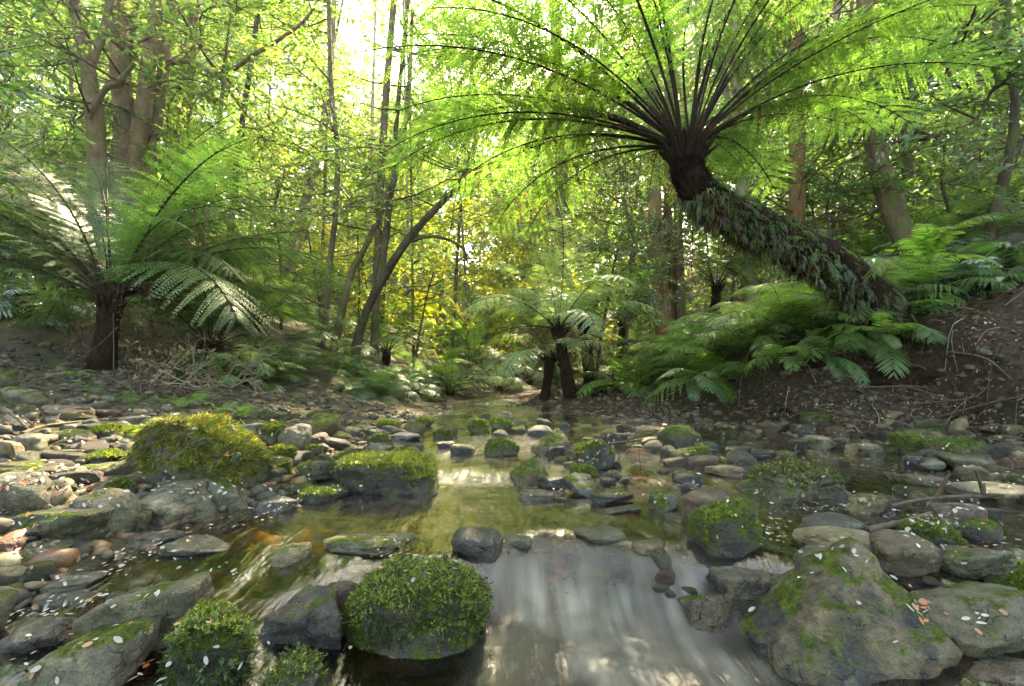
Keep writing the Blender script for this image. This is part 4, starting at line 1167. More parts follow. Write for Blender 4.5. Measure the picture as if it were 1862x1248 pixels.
def tree_fern(label, path_px, rad_px, live, dead, hang, L, n_live, n_dead, n_hang, trunkmat='fern_trunk', sides=18, group='tree ferns', az0=0.0, seed=0, stubs=160, lj=.18, fixed=None, clear=0.0):
    random.seed(seed + 1000)
    pts = np.array([at(a, b, y) for a, b, y in path_px]); Y = np.array([p[2] for p in path_px])
    rad = np.array(rad_px) * Y / FPX
    g = G(pts[0, 0], pts[0, 1])
    base = np.array((pts[0, 0], pts[0, 1], min(g, pts[0, 2]) - .05))
    if pts[0, 2] - base[2] > .12: pts = np.vstack([base, pts]); rad = np.concatenate([[rad[0] * 1.15], rad])
    t = thing('tree_fern', label, 'tree fern', base, group)
    loc = pts - base
    fern_trunk(loc, rad, sides, trunkmat, t, seed, stubs)
    ap = loc[-1]; r = rad[-1]
    def ring(n, meshes, lo, hi, jit, ti=0.0, clear=0.0):
        for k in range(n):
            az = az0 + 2 * math.pi * (k + random.uniform(-.3, .3)) / n
            if clear: az = math.pi / 2 + (math.pi - clear) * (2 * (k + random.uniform(.2, .8)) / n - 1)
            m = random.choice(meshes)
            p = ap + np.array((math.cos(az) * r * .55, math.sin(az) * r * .55, .02))
            put_frond(t, m, p, L * random.uniform(lo, hi), az, ti + random.uniform(-jit, jit), random.uniform(-.15, .15))
    ring(n_live, live, 1 - lj, 1 + lj, .16, clear=clear)
    ring(n_dead, dead, .8, 1.05, .15, clear=.9)
    ring(n_hang, F_DEAD, .35, .55, .15, clear=1.0)
    if fixed:
        for m, Lx, az, ti in fixed: put_frond(t, m, ap, Lx, az, ti, 0)
    return t, pts, rad
# ---------------------------------------------------------------- the tree ferns
fern_r, pts_r, rad_r = tree_fern('big tree fern on a leaning trunk hung with small ferns, rooted in the right bank',
    [(1655, 640, 5.2), (1605, 565, 4.9), (1530, 500, 4.5), (1430, 440, 4.1), (1342, 398, 3.8), (1280, 358, 3.55), (1252, 316, 3.45), (1247, 270, 3.4)], [38, 38, 38, 37, 34, 30, 27, 25],
    F_BIG[:3] + F_BIG[3:5] * 2 + F_BIG[5:6] + F_BIG[6:] * 2, F_BIGD, None, 2.3, 40, 18, 2, sides=26, clear=.7, seed=3, stubs=420)
# little ferns and moss hanging from the leaning trunk
rg = np.random.default_rng(5)
Vh, Fh = frond(L=1, a0=-10, a1=-85, n=12, m=4, seed=41, wmax=.2, simple=True, droop=.4).arrays()[:2]
mm_ = frond(L=1, a0=-10, a1=-85, n=12, m=4, seed=41, wmax=.2, simple=True, droop=.4)
Vh, Fh, Mh = mm_.arrays(); Fh = [np.concatenate(Fh[1:]), Fh[0]]
PP = smooth_path(np.column_stack([pts_r, rad_r]), 60) - np.concatenate([np.array(fern_r.location), [0]])
mb = MB()
n = 420
i = rg.integers(10, 44, n)
a = rg.uniform(0, 6.28, n)
T = np.gradient(PP[:, :3], axis=0); T /= np.linalg.norm(T, axis=1)[:, None]
X = np.cross(T, (0, 0, 1.0)); X /= np.linalg.norm(X, axis=1)[:, None]; Y_ = np.cross(X, T)
Nn = X[i] * np.cos(a)[:, None] + Y_[i] * np.sin(a)[:, None]
B = PP[i, :3] + Nn * PP[i, 3:4] * .9
az = np.arctan2(Nn[:, 1], Nn[:, 0]) + rg.normal(size=n) * .4
mi = rg.choice(3, n, p=[.5, .3, .2])
MM = mats34(rotm(rg.normal(size=n) * .2, rg.normal(size=n) * .35, az), rg.uniform(.08, .20, n), B)
for q in range(3): bake(mb, Vh, Fh, [q, q], MM[mi == q])
# moss beards
n = 7000
i = rg.integers(8, 46, n); a = rg.uniform(0, 6.28, n)
Nn = X[i] * np.cos(a)[:, None] + Y_[i] * np.sin(a)[:, None]
B = PP[i, :3] + Nn * PP[i, 3:4] * .97 + rg.normal(size=(n, 3)) * .02
D = Nn * .25 + np.array((0, 0, -1.0)) + rg.normal(size=(n, 3)) * .12
MM = mats34(align(D, rg.uniform(0, 6.28, n)), (rg.uniform(.014, .034, n) * (1 + 3.5 * (Nn[:, 2] < -.3) * rg.random(n) ** 2))[:, None] * np.array([[.55, .55, 1.0]]), B)
mi = rg.choice([3, 4, 5], n, p=[.45, .33, .22])
for q in range(3, 6): bake(mb, TUF[q % 4][0], TUF[q % 4][1], [q], MM[mi == q])
n = 2400      # matted fibres on the bare neck
i = rg.integers(36, 60, n); a = rg.uniform(0, 6.28, n)
Nn = X[i] * np.cos(a)[:, None] + Y_[i] * np.sin(a)[:, None]
D = T[i] + Nn * rg.uniform(.1, .8, n)[:, None] + rg.normal(size=(n, 3)) * .25
MM = mats34(align(D, rg.uniform(0, 6.28, n)), (rg.uniform(.03, .075, n))[:, None] * np.array([[.5, .5, 1.0]]), PP[i, :3] + Nn * PP[i, 3:4] * .95)
for q in range(4): bake(mb, TUF[q][0], TUF[q][1], [6], MM[q::4])
mb.build('hanging_fern_cover', [M['fern'], M['fern_lime'], M['fern_brown'], M['moss_dark'], M['moss_mid'], M['fern_trunk_red'], M['fern_trunk']], fern_r, stuff=True)

tree_fern('large tree fern with spreading dark-stalked crown on the left bank', [(185, 680, 5.2), (192, 620, 5.15), (203, 545, 5.1)], [25, 18, 17],
    F_GRNU[:2] + F_GRNU[3:5] * 2 + F_GRNU[6:] + F_GRN[2:5] * 2, [F_GRND[0], F_GRND[2]], None, 2.3, 46, 7, 4, 'fern_trunk', 16, clear=.8, seed=8, stubs=140)
tree_fern('low tree fern with short dark trunk right of the dry brushwood', [(380, 660, 6.4), (385, 632, 6.4)], [17, 17], F_GRN, F_GRND, None, 1.6, 13, 5, 2, seed=9, stubs=60)
tree_fern('silvery tree fern with stout brown trunk in the centre, behind the stream', [(1040, 732, 8.0), (1032, 690, 8.0), (1022, 640, 8.0), (1016, 600, 8.0)], [15, 11, 10, 11],
    F_SIL + F_SILU, F_GRND, None, 1.75, 18, 3, 4, seed=12, stubs=120, group='tree ferns')
tree_fern('shorter tree fern with thin leaning trunk left of the silvery tree fern', [(988, 735, 8.3), (996, 690, 8.3), (1000, 650, 8.3)], [9, 8, 10], F_SIL[2:], F_GRND, None, 1.4, 9, 2, 3, seed=13, stubs=60)
tree_fern('tree fern with greyish trunk just behind the silvery tree fern', [(1072, 700, 9.5), (1068, 640, 9.5), (1062, 590, 9.5)], [12, 10, 11], F_GRN[2:], F_GRND, None, 1.5, 10, 2, 2, seed=14, stubs=60)
for k, (x, y, Y, h, L, fr, lab) in enumerate([
    (790, 760, 9.5, 38, 1.25, F_GRN, 'small tree fern with short brown trunk beside the far left bank, left of a pair'),
    (815, 758, 9.8, 42, 1.25, F_GRN, 'small tree fern with short brown trunk beside the far left bank, right of a pair'),
    (905, 745, 12, 34, 1.5, F_SIL, 'pale tree fern on two thin trunks at the far end of the stream'),
    (960, 720, 12.5, 30, 1.6, F_GRN, 'far tree fern between the pale one and the silvery one'),
    (700, 700, 11, 60, 1.8, F_GRN, 'far tree fern at the foot of the arching tree'),
    (1130, 640, 11, 50, 1.7, F_LIME, 'bright tree fern behind the silvery tree fern, at the foot of the orange trunk'),
    (1300, 560, 10, 40, 1.8, F_GRN, 'tree fern half hidden behind the leaning trunk of the big tree fern'),
    (460, 640, 8.5, 60, 1.7, F_GRN, 'tree fern behind the dry brushwood, right of the large left tree fern'),
    (40, 590, 7.5, 40, 1.8, F_GRND + F_GRN, 'brown-skirted tree fern at the far left edge'),
    (860, 690, 16, 30, 1.8, F_LIME, 'distant sunlit tree fern over the vanishing stream')]):
    tree_fern(lab, [(x, y, Y), (x + 2, y - h * .5, Y), (x + 3, y - h, Y)], [11 * 9 / Y, 9 * 9 / Y, 9 * 9 / Y], fr, F_GRND, None, L, 10, 2, 2, 'fern_trunk', 10, seed=30 + k, stubs=30)

# ---------------------------------------------------------------- ferns on the ground
def ground_fern(px, py, Y, L, meshes, label, n=9, name='fern', group=None, face=None, jit=.25, p=None, spread=6.28, tilt=0):
    if p is None:
        p = at(px, py, Y); p[2] = G(p[0], p[1]) - .02 if abs(G(p[0], p[1]) - p[2]) < 1.2 else p[2]
    t = thing(name, label, 'fern', p, group)
    for k in range(n):
        az = (face if face is not None else 0) + spread * ((k + random.uniform(-.4, .4)) / n - .5)
        put_frond(t, random.choice(meshes), (0, 0, 0), L * random.uniform(.7, 1.15), az, tilt + random.uniform(-jit, jit), random.uniform(-.2, .2))
    return t
random.seed(21)
down = -math.pi / 2
# right fern bank
for k in range(40):
    q = k / 39
    y = 5.0 + 3.2 * q + random.uniform(-.2, .2)
    x0 = float(np.interp(y, [4.2, 5.5, 7, 9], [3.95, 2.75, 2.0, 1.4]))
    off = random.uniform(.05, 1.3); x = x0 + off
    ground_fern(0, 0, 0, random.uniform(.7, 1.05), random.choice([F_SGL, F_GFL, F_GFL, F_GFL, F_SIL[2:]]), 'arching green fern on the right bank below the leaning tree fern' if off < .7 else 'green fern on top of the right bank behind the leaning tree fern',
                random.randint(7, 10), group='ferns of the right bank front' if off < .7 else 'ferns of the right bank top', p=np.array((x, y, G(x, y) - .02)), face=math.pi + .5, spread=4.2)
for px, py, Y, L, fr, lab in [(1690, 480, 4.3, .62, F_SGL, 'bright fern with long drooping frond hanging down the right bank'),
    (1500, 650, 4.6, .5, F_SG, 'fern with drooping fronds at the dark foot of the right bank'),
    (1415, 655, 4.9, .45, F_SGL, 'small fern with one broad hanging frond left of the dark hollow'),
    (1600, 610, 4.2, .35, F_SGL, 'small bright leafy fern sprouting from the bank beneath the leaning trunk'),
    (1270, 690, 5.4, .5, F_SG, 'dark fern clump at the water-side foot of the right fern bank')]:
    ground_fern(px, py, Y, L, fr, lab, 6, p=at(px, py, Y), face=down - .3, spread=2.4, tilt=-.1)
for k in range(22):
    px = random.uniform(1640, 1900); Y = random.uniform(3.6, 5.6)
    x = (px - 931) / FPX * Y; z = G(x, Y)
    while z < 1.38: Y += .12; x = (px - 931) / FPX * Y; z = G(x, Y)
    ground_fern(0, 0, 0, random.uniform(.4, .65), random.choice([F_SGG, F_SGG, F_SG]), 'glossy dark fern in the thicket on top of the right bank', random.randint(6, 9), group='glossy ferns of the right bank', p=np.array((x, Y, z)), face=math.pi + .6, spread=4.4)
for k in range(26):
    px = random.uniform(1480, 1930); Y = random.uniform(6.2, 10.5); x = (px - 931) / FPX * Y
    ground_fern(0, 0, 0, random.uniform(.7, 1.2), random.choice([F_GF, F_GFD, F_SGG, F_GFL]), 'leafy fern covering the slope above the right bank', random.randint(7, 9), group='ferns of the right slope', p=np.array((x, Y, G(x, Y) - .02)), face=math.pi + .7, spread=5)
for k in range(16):
    px = random.uniform(1330, 1680); Y = random.uniform(4.8, 5.6); x = (px - 931) / FPX * Y
    while G(x, Y) < .9: Y += .1; x = (px - 931) / FPX * Y
    ground_fern(0, 0, 0, random.uniform(.5, .8), random.choice([F_GF, F_GFD, F_SG, F_SGL]), 'fern fringing the bank edge under the leaning trunk', random.randint(7, 9), group='ferns under the leaning trunk', p=np.array((x, Y, G(x, Y) - .02)), face=math.pi + .9, spread=4.2)
# left fern bank
for k in range(30):
    y = random.uniform(5.6, 8.6)
    x = float(np.interp(y, [5.5, 7, 9], [-3.0, -1.9, -1.5])) - random.uniform(-.15, 1.3)
    ground_fern(0, 0, 0, random.uniform(.5, .8), random.choice([F_SIL[2:], F_GF, F_GFD, F_SG]), 'soft green fern crowding the left bank between brushwood and stream', random.randint(7, 10), group='ferns of the left bank', p=np.array((x, y, G(x, y) - .02)), face=-.6, spread=4.6)
for k in range(26):
    px = random.uniform(-40, 190); Y = random.uniform(5.9, 9.0)
    x = (px - 931) / FPX * Y
    ground_fern(0, 0, 0, random.uniform(.75, 1.2), random.choice([F_GFD, F_SGG, F_GFD]), 'dark blue-green fern in the thicket behind the large left tree fern', random.randint(7, 9), group='ferns of the far left thicket', p=np.array((x, Y, G(x, Y) - .02)), face=-.9, spread=5)
for px, py in [(330, 745), (400, 750), (440, 765), (250, 735), (130, 690), (170, 720), (360, 735)]:
    p = hit(px, py, G)
    ground_fern(0, 0, 0, random.uniform(.18, .28), F_GFL, 'tiny bright fern growing among the stones behind the golden moss boulder', 6, group='tiny ferns of the gravel bar', p=p, spread=6.28)
for k in range(44):
    Y = random.uniform(9, 15); px = random.uniform(560, 1330)
    x = (px - 931) / FPX * Y
    if G(x, Y) < .32: continue
    ground_fern(0, 0, 0, random.uniform(.7, 1.2), random.choice([F_GF, F_GFL, F_SIL[1:], F_GFD]), 'fern in the far understorey beyond the stream', random.randint(6, 8), group='ferns of the far understorey', p=np.array((x, Y, G(x, Y) - .02)))

# ---------------------------------------------------------------- trees
def spray(seed, n_tw=11, per=26, ll=.075, lw=.34, flat=.35, droop=.25):
    """leafy branchlet about one unit long, along +X. materials: 0 twig, 1 leaf"""
    rg = np.random.default_rng(seed); mb = MB()
    s = np.linspace(0, 1, 8)
    P = np.stack([s, .06 * np.sin(s * 5 + seed), -droop * s ** 2], -1)
    V, F = tube(P, np.linspace(.011, .003, 8), 3); mb.add(V, F, 0)
    lv = []
    for i in range(n_tw):
        u = (i + .6) / n_tw; k = u * 7; j = min(int(k), 6); p = P[j] * (1 - k + j) + P[j + 1] * (k - j)
        sd = 1 if i % 2 else -1
        a = sd * math.radians(rg.uniform(28, 62)); l = (.55 - .3 * abs(u - .45)) * rg.uniform(.6, 1.1)
        d = np.array((math.cos(a), math.sin(a), rg.normal() * flat * .8)); d /= np.linalg.norm(d)
        t = np.linspace(0, 1, 4)
        Q = p + d * (t * l)[:, None]; Q[:, 2] -= droop * .5 * l * t ** 2
        V, F = tube(Q, np.linspace(.005, .0015, 4), 3); mb.add(V, F, 0)
        for m_ in range(per):
            v = rg.random() ** .7
            b = np.array([np.interp(v, t, Q[:, c]) for c in range(3)])
            aa = a + rg.normal() * .9
            dl = np.array((math.cos(aa), math.sin(aa), rg.normal() * flat - .15)); dl /= np.linalg.norm(dl)
            nn = np.array((rg.normal() * .5, rg.normal() * .5, 1.0)); q = np.cross(dl, nn); q /= np.linalg.norm(q)
            L_ = ll * rg.uniform(.6, 1.25)
            b = b + rg.normal(size=3) * .018
            lv.append(np.array([b, b + dl * L_ * .45 + q * L_ * lw * .5, b + dl * L_, b + dl * L_ * .45 - q * L_ * lw * .5]))
    lv = np.concatenate(lv); mb.add(lv, np.arange(len(lv)).reshape(-1, 4), 1)
    return mb
SPRAY = {}
for key, lm, kw in (('e', 'leaf_e', dict(ll=.065, lw=.38)), ('a', 'leaf_a', dict(ll=.07, lw=.36)), ('b', 'leaf_b', dict(ll=.08, lw=.42, flat=.3)), ('c', 'leaf_c', dict(ll=.065, lw=.38)), ('d', 'leaf_d', dict(ll=.085, lw=.26, droop=.4, flat=.5))):
    SPRAY[key] = [spray(60 + i + ord(key), **kw) for i in range(3)]
    SPRAY[key + 'm'] = [s.mesh('leaf_spray', [M['twig'], M[lm]], smooth=False) for s in SPRAY[key]]

# openings in the canopy where the sky shows (direction from the stream): centre and half axes in the photograph
GAPS = [(690, 50, 66, 80), (640, 10, 60, 40), (500, 160, 55, 40), (575, 255, 42, 42), (455, 150, 40, 30), (835, 395, 34, 55), (862, 465, 32, 42), (250, 40, 18, 20), (730, 130, 40, 60),
        (840, 440, 30, 40), (800, 60, 22, 30), (960, 160, 30, 22), (905, 210, 40, 22), (660, 190, 30, 36), (770, 260, 22, 30), (390, 250, 22, 30), (620, 330, 20, 30), (540, 90, 30, 25), (1180, 330, 20, 16), (870, 560, 14, 20), (780, 350, 20, 20)]
def in_gap(P, grow=1.0):
    grow = grow * .95
    x, y, _ = proj(P)
    r = np.zeros(np.shape(x), bool)
    for cx, cy, a, b in GAPS: r |= ((x - cx) / (a * grow)) ** 2 + ((y - cy) / (b * grow)) ** 2 < 1
    return r

def limb_mesh(mb, P, r0, r1, sides=7, seed=0, n=10, m=0):
    Q = smooth_path(P, n)
    V, F = tube(Q, np.linspace(r0, r1, n), sides, .12, seed); mb.add(V, F, m)
    for ring, c in ((V[:sides], Q[0]), (V[-sides:], Q[-1])): mb.add(np.vstack([ring, [c]]), [[i, (i + 1) % sides, sides] for i in range(sides)], m)
    return Q

def tree(label, stems, bark, key, n_spray, size, zlo, spread, group=None, seed=0, limbs=(), name='tree', extra=()):
    """stems: list of (points px,py,Y ; r0 px ; r1 px). The first stem is the trunk."""
    random.seed(seed); rg = np.random.default_rng(seed)
    W = []
    for pts, r0, r1 in stems:
        Pw = np.array([at(*p) for p in pts])
        W.append((Pw, r0 * pts[0][2] / FPX, r1 * pts[-1][2] / FPX))
    b0 = W[0][0][0]; gz = float(G(b0[0], b0[1]))
    base = np.array((b0[0], b0[1], min(gz - .1, b0[2])))
    t = thing(name, label, 'tree', base, group)
    allP = []
    for k, (Pw, r0, r1) in enumerate(W):
        if k == 0 and b0[2] - base[2] > .15:
            Pw = np.vstack([base, Pw]); r0 *= 1.12
        n = max(16, 6 * len(Pw))
        Q = smooth_path(Pw - base, n)
        rad = np.interp(np.linspace(0, 1, n), [0, .06, 1], [r0 * (1.15 if k == 0 else 1), r0, r1])
        mb = MB(); V, F = tube(Q, rad, 12 if r0 > .05 else 8, .16, seed + k, freq=2.2); mb.add(V, F)
        mb.build('trunk' if k == 0 else 'stem', M[bark], t)
        allP.append(Q)
    for k, (pts, r0, r1) in enumerate(limbs):
        Pw = np.array([at(*p) for p in pts]) - base
        mb = MB(); allP.append(limb_mesh(mb, Pw, r0 * pts[0][2] / FPX, r1 * pts[-1][2] / FPX, seed=seed + k, n=5 * len(pts)))
        mb.build('branch', M[bark], t)
    mb = MB(); cnt = 0
    meshes = SPRAY[key + 'm']
    for k in range(n_spray * 4):
        if cnt >= n_spray: break
        Q = allP[rg.integers(0, len(allP))]
        q = Q[rg.integers(0, len(Q))]
        if q[2] + base[2] < zlo and rg.random() < .9: continue
        az = rg.uniform(0, 6.28); out = spread * rg.uniform(.15, 1.0)
        tip = q + np.array((math.cos(az) * out, math.sin(az) * out, out * rg.uniform(-.1, .55)))
        L = size * rg.uniform(.75, 1.25)
        mid = tip + np.array((math.cos(az), math.sin(az), -.1)) * L * .5
        if in_gap(mid + base, 1.25): continue
        sx, sy, dz = proj(mid + base)
        if dz < 9.2 and 190 < sx < 340 and 40 < sy < 330 and rg.random() < .85: continue      # the pale trunks stand free here
        o = link('leaf_spray', meshes[rg.integers(0, 3)], t, True)
        o.location = tuple(tip)
        o.rotation_euler = (rg.normal() * .35, rg.normal() * .3 + .05, az + rg.normal() * .4)
        o.scale = (L, L, L)
        P3 = np.array([q, (q + tip) / 2 + (0, 0, -.06 * out), tip])
        limb_mesh(mb, P3, .008 + .012 * out, .007, 5, k, 5)
        cnt += 1
    if mb.n: mb.build('branches', M[bark], t, stuff=True)
    return t

tree('massive brown multi-stemmed tree behind the large left tree fern',
     [([(236, 520, 9), (235, 400, 9), (233, 330, 9), (228, 240, 9), (218, 120, 9), (212, 0, 9), (208, -160, 9)], 22, 14),
      ([(246, 330, 8.9), (256, 230, 8.8), (268, 130, 8.8), (284, 20, 8.8), (300, -140, 8.8)], 15, 10),
      ([(268, 340, 9), (286, 220, 9.1), (300, 100, 9.1), (312, 0, 9.2), (325, -140, 9.2)], 10, 7)], 'bark_brown', 'a', 34, 1.5, 4.2, 2.2, seed=41,
     limbs=[([(300, 115, 9), (350, 112, 8.6), (400, 136, 8.3), (470, 95, 8), (540, 50, 7.8), (572, 15, 7.7)], 6, 2), ([(398, 135, 8.3), (415, 160, 8.2), (430, 186, 8.1)], 4, 2)])
tree('forked grey tree left of the massive brown tree', [([(178, 420, 8), (175, 240, 8), (165, 170, 8), (158, 110, 8), (140, 40, 8), (120, -80, 8)], 15, 9), ([(166, 115, 8), (190, 55, 8), (200, 0, 8)], 8, 6)],
     'bark_grey', 'b', 26, 1.4, 3.2, 1.9, seed=42, limbs=[([(158, 215, 7.8), (190, 165, 7.8), (215, 150, 7.8), (245, 115, 7.8)], 6, 4)])
tree('straight brown tree right of the massive brown tree', [([(296, 480, 11), (318, 320, 11), (335, 200, 11), (346, 90, 11), (360, -100, 11)], 14, 9)], 'bark_brown', 'c', 26, 1.6, 4.5, 2.2, seed=43)
tree('slim pale sunlit tree leaning against the sky gap', [([(500, 600, 13), (530, 480, 13), (556, 370, 13), (575, 290, 13), (592, 218, 13), (604, 90, 13), (610, -60, 13)], 10, 4)], 'bark_pale', 'c', 22, 1.5, 4.5, 1.9, seed=44)
tree('grey upright tree left of the arching tree', [([(588, 640, 9.5), (598, 500, 9.5), (610, 390, 9.5), (614, 280, 9.5), (602, 150, 9.5), (596, -60, 9.5)], 6, 3.5)], 'bark_grey', 'c', 22, 1.3, 3.6, 1.7, seed=45)
tree('mossy leaning tree directly behind the arching tree', [([(606, 640, 9.1), (635, 510, 9.1), (664, 450, 9.1), (695, 380, 9.1), (722, 290, 9.1), (742, 190, 9.1), (750, 20, 9.1)], 7, 3.5)], 'bark_grey', 'a', 22, 1.3, 3.4, 1.6, seed=46)
tree('dark tree arching over the stream from the left bank', [([(642, 672, 8.6), (655, 600, 8.5), (688, 522, 8.3), (738, 442, 8.0), (800, 372, 7.8), (850, 326, 7.5), (900, 296, 7.2), (960, 268, 7.0), (1040, 250, 6.8)], 8.8, 3.2)], 'bark_dark', 'c', 20, 1.1, 3.0, 1.2, seed=47,
     limbs=[([(688, 522, 8.3), (700, 440, 8.4), (712, 350, 8.5), (735, 250, 8.6), (742, 150, 8.7)], 8, 3), ([(838, 336, 7.6), (862, 270, 7.8), (870, 200, 8), (858, 130, 8)], 6, 2), ([(740, 440, 8), (790, 430, 8), (840, 450, 8), (850, 480, 8)], 4, 1.5)])
tree('thick orange-barked tree behind the right fern bank', [([(1210, 640, 9.5), (1203, 540, 9.5), (1196, 450, 9.5), (1190, 380, 9.5), (1188, 200, 9.5), (1180, -80, 9.5)], 15, 11), ([(1222, 620, 9.9), (1226, 500, 9.9), (1214, 400, 9.9), (1216, 200, 9.9), (1220, -80, 9.9)], 9, 6)], 'bark_orange', 'a', 26, 1.4, 3.4, 2.0, seed=48)
tree('straight tree rising behind the silvery tree fern', [([(1036, 680, 13), (1032, 520, 13), (1024, 400, 13), (1018, 240, 13), (1008, 0, 13), (1000, -120, 13)], 14, 9)], 'bark_grey', 'a', 28, 1.6, 3.5, 2.2, seed=49)
tree('leaning grey-brown tree above the right bank', [([(1655, 470, 7), (1632, 400, 7), (1603, 315, 7), (1588, 220, 7), (1580, 110, 7), (1566, -90, 7)], 19, 13)], 'bark_grey', 'b', 26, 1.4, 4.0, 2.0, seed=50)
tree('shaggy orange-brown tree seen through the big fern fronds', [([(1440, 520, 8.5), (1448, 390, 8.5), (1450, 270, 8.5), (1446, 120, 8.5), (1440, -80, 8.5)], 15, 11)], 'bark_orange', 'b', 22, 1.4, 3.8, 2.0, seed=51)
tree('slender whitish tree left of the leaning grey-brown tree', [([(1585, 460, 10), (1570, 380, 10), (1555, 270, 10), (1530, 120, 10), (1515, -60, 10)], 8, 5)], 'bark_pale', 'b', 20, 1.4, 4.2, 1.7, seed=52)
tree('pale tree half hidden behind the hanging ferns of the leaning trunk', [([(1368, 560, 10), (1358, 460, 10), (1348, 330, 10), (1340, 160, 10), (1330, -60, 10)], 13, 9)], 'bark_pale', 'a', 22, 1.5, 3.6, 2.0, seed=53)
tree('thin curved sapling at the upper right with bare drooping branches', [([(1800, 420, 6.5), (1835, 280, 6.5), (1845, 180, 6.5), (1830, 90, 6.5), (1835, -40, 6.5)], 9, 5)], 'bark_dark', 'b', 16, 1.1, 3.6, 1.5, seed=54,
     limbs=[([(1842, 110, 6.5), (1810, 150, 6.3), (1780, 210, 6.2), (1740, 235, 6.1), (1690, 252, 6)], 3, 1.5)])
# background forest: one object each
def bg_tree(px, Y, key, bark, n, label, group, seed, H=14, lean=0.0, r=.12, zlo=1.6, size=1.5, spread=2.0):
    x = (px - 931) / FPX * Y; z = float(G(x, Y))
    pts = []
    for q in (0, .25, .5, .75, 1.0):
        pts.append((x + lean * H * q ** 1.3, Y + random.uniform(-.3, .3) * q, z - .1 + H * q))
    P = np.array(pts); sx, sy, f = proj(P)
    # tree() takes pixel points with depth
    stems = [([(float(a), float(b), float(c[1])) for a, b, c in zip(sx, sy, P)], r * FPX / Y, r * .45 * FPX / Y)]
    return tree(label, stems, bark, key, n, size, z + zlo, spread, group, seed)
random.seed(5)
k = 0
for Y0, Y1, cnt, size, n in ((10, 13, 9, 1.35, 20), (13, 18, 16, 1.7, 20), (18, 26, 18, 2.2, 20)):
    for i in range(cnt):
        px = -80 + 2020 * (i + random.uniform(.1, .9)) / cnt
        Y = random.uniform(Y0, Y1)
        if 790 < px < 960 and Y < 17: px += random.choice((-170, 170))
        side = 'left' if px < 560 else 'centre' if px < 1080 else 'right'
        dist = 'middle distance' if Y0 == 10 else 'background' if Y0 == 13 else 'far background'
        key = {'left': 'aabc', 'centre': 'caca', 'right': 'bbad'}[side]
        place = {'left': 'on the left slope', 'centre': 'above the head of the stream', 'right': 'on the right slope'}[side]
        lab = 'slender leafy tree %s in the %s' % (place, dist)
        bg_tree(px, Y, random.choice(key), random.choice(('bark_grey', 'bark_grey', 'bark_dark', 'bark_pale')), n, lab, 'forest trees %s, %s' % (place, dist), 200 + k,
                H=random.uniform(11, 16) * (1 + (Y - 10) * .03), lean=random.uniform(-.18, .18), r=random.uniform(.035, .095), zlo=random.choice((1.0, 1.6, 3.0)), size=size, spread=size * 1.35)
        k += 1
# understorey shrubs
for i in range(30):
    px = -60 + 1980 * (i + random.uniform(.1, .9)) / 30; Y = random.uniform(9, 15)
    if 800 < px < 950: continue
    side = 'left' if px < 620 else 'right' if px > 1080 else 'centre'
    bg_tree(px, Y, random.choice('cbad' if side == 'left' else 'ece' if side == 'centre' else 'bbda'), 'bark_dark', 13, 'leafy understorey shrub %s' % {'left': 'among the left trees', 'centre': 'around the head of the stream', 'right': 'among the right trees'}[side],
            'understorey shrubs %s' % side, 400 + i, H=random.uniform(2.2, 4), lean=random.uniform(-.2, .2), r=.035, zlo=.5, size=1.1, spread=1.1)
for i in range(10):
    px = random.uniform(1480, 1920); Y = random.uniform(7, 11)
    bg_tree(px, Y, random.choice('bda'), 'bark_dark', 12, 'leafy bush on the slope above the right bank', 'bushes of the right slope', 450 + i, H=random.uniform(1.6, 3), lean=random.uniform(-.2, .2), r=.03, zlo=.2, size=1.0, spread=1.0)
# tall canopy trees at the sides and over the stream, unseen crowns overhead added to shade the foreground
for i, (x, y, key, h, lab) in enumerate([(6.9, 8.2, 'b', 12, 'tall tree above the right bank, crown high over the stream'),
        (-7.5, 5.0, 'b', 13, 'tall tree at the left edge with low leafy branches'), (3.4, 9.6, 'b', 15, 'tall tree behind the right fern bank with crown over the stream'), (-3.0, 10.5, 'a', 15, 'tall tree behind the arching tree with crown over the stream')]):
    z = float(G(x, y)); random.seed(i)
    P = np.array([(x + .25 * q * (-1 if x > 0 else 1) * 6 * q, y - 2.0 * q * q, z - .1 + h * q) for q in (0, .3, .6, .8, 1.0)])
    sx, sy, f = proj(P)
    tree(lab, [([(float(a), float(b), float(c[1])) for a, b, c in zip(sx, sy, P)], (.09, .12, .08, .09)[i] * FPX / y, .05 * FPX / y)], 'bark_grey', key, (20, 36, 24, 24)[i], (1.5, 1.5, 1.8, 1.8)[i], (4.5, 2.0, 7.5, 8.0)[i], (3.4, 2.4, 4.2, 4.2)[i], seed=600 + i)

# distant wood that reads as one mass of foliage
rg = np.random.default_rng(9)
mb = MB(); n = 7600
Y = 20 + 38 * rg.random(n) ** .8; px = rg.uniform(-150, 2010, n); px[:2200] = rg.normal(860, 150, 2200); px[2200:3000] = rg.normal(560, 260, 800)
x = (px - 931) / FPX * Y; gz = G(x, Y)
z = gz + rg.uniform(0, 1, n) ** .8 * (6 + .42 * Y); z[2200:3000] = Y[2200:3000] * rg.uniform(.2, .95, 800); z[:2200] = gz[:2200] + rg.uniform(0, 1, 2200) ** 1.2 * (2 + .3 * Y[:2200])
P = np.stack([x, Y, z], -1)
ok = ~in_gap(P, 1.0) & ~((rg.random(n) < .5) & in_gap(P, 1.6))
wt = np.array([.3, .2, .35, .15])
kk_ = rg.choice(4, n, p=wt); kk_[:2200] = rg.choice([4, 4, 4, 2], 2200); vv = rg.integers(0, 3, n)  # centre sprays mostly take the leaf with sunlight painted in
sc_ = rg.uniform(1.6, 3.0, n) * (Y / 30)
MM = mats34(rotm(rg.normal(size=n) * .5, rg.normal(size=n) * .4, rg.uniform(0, 6.28, n)), sc_, P)
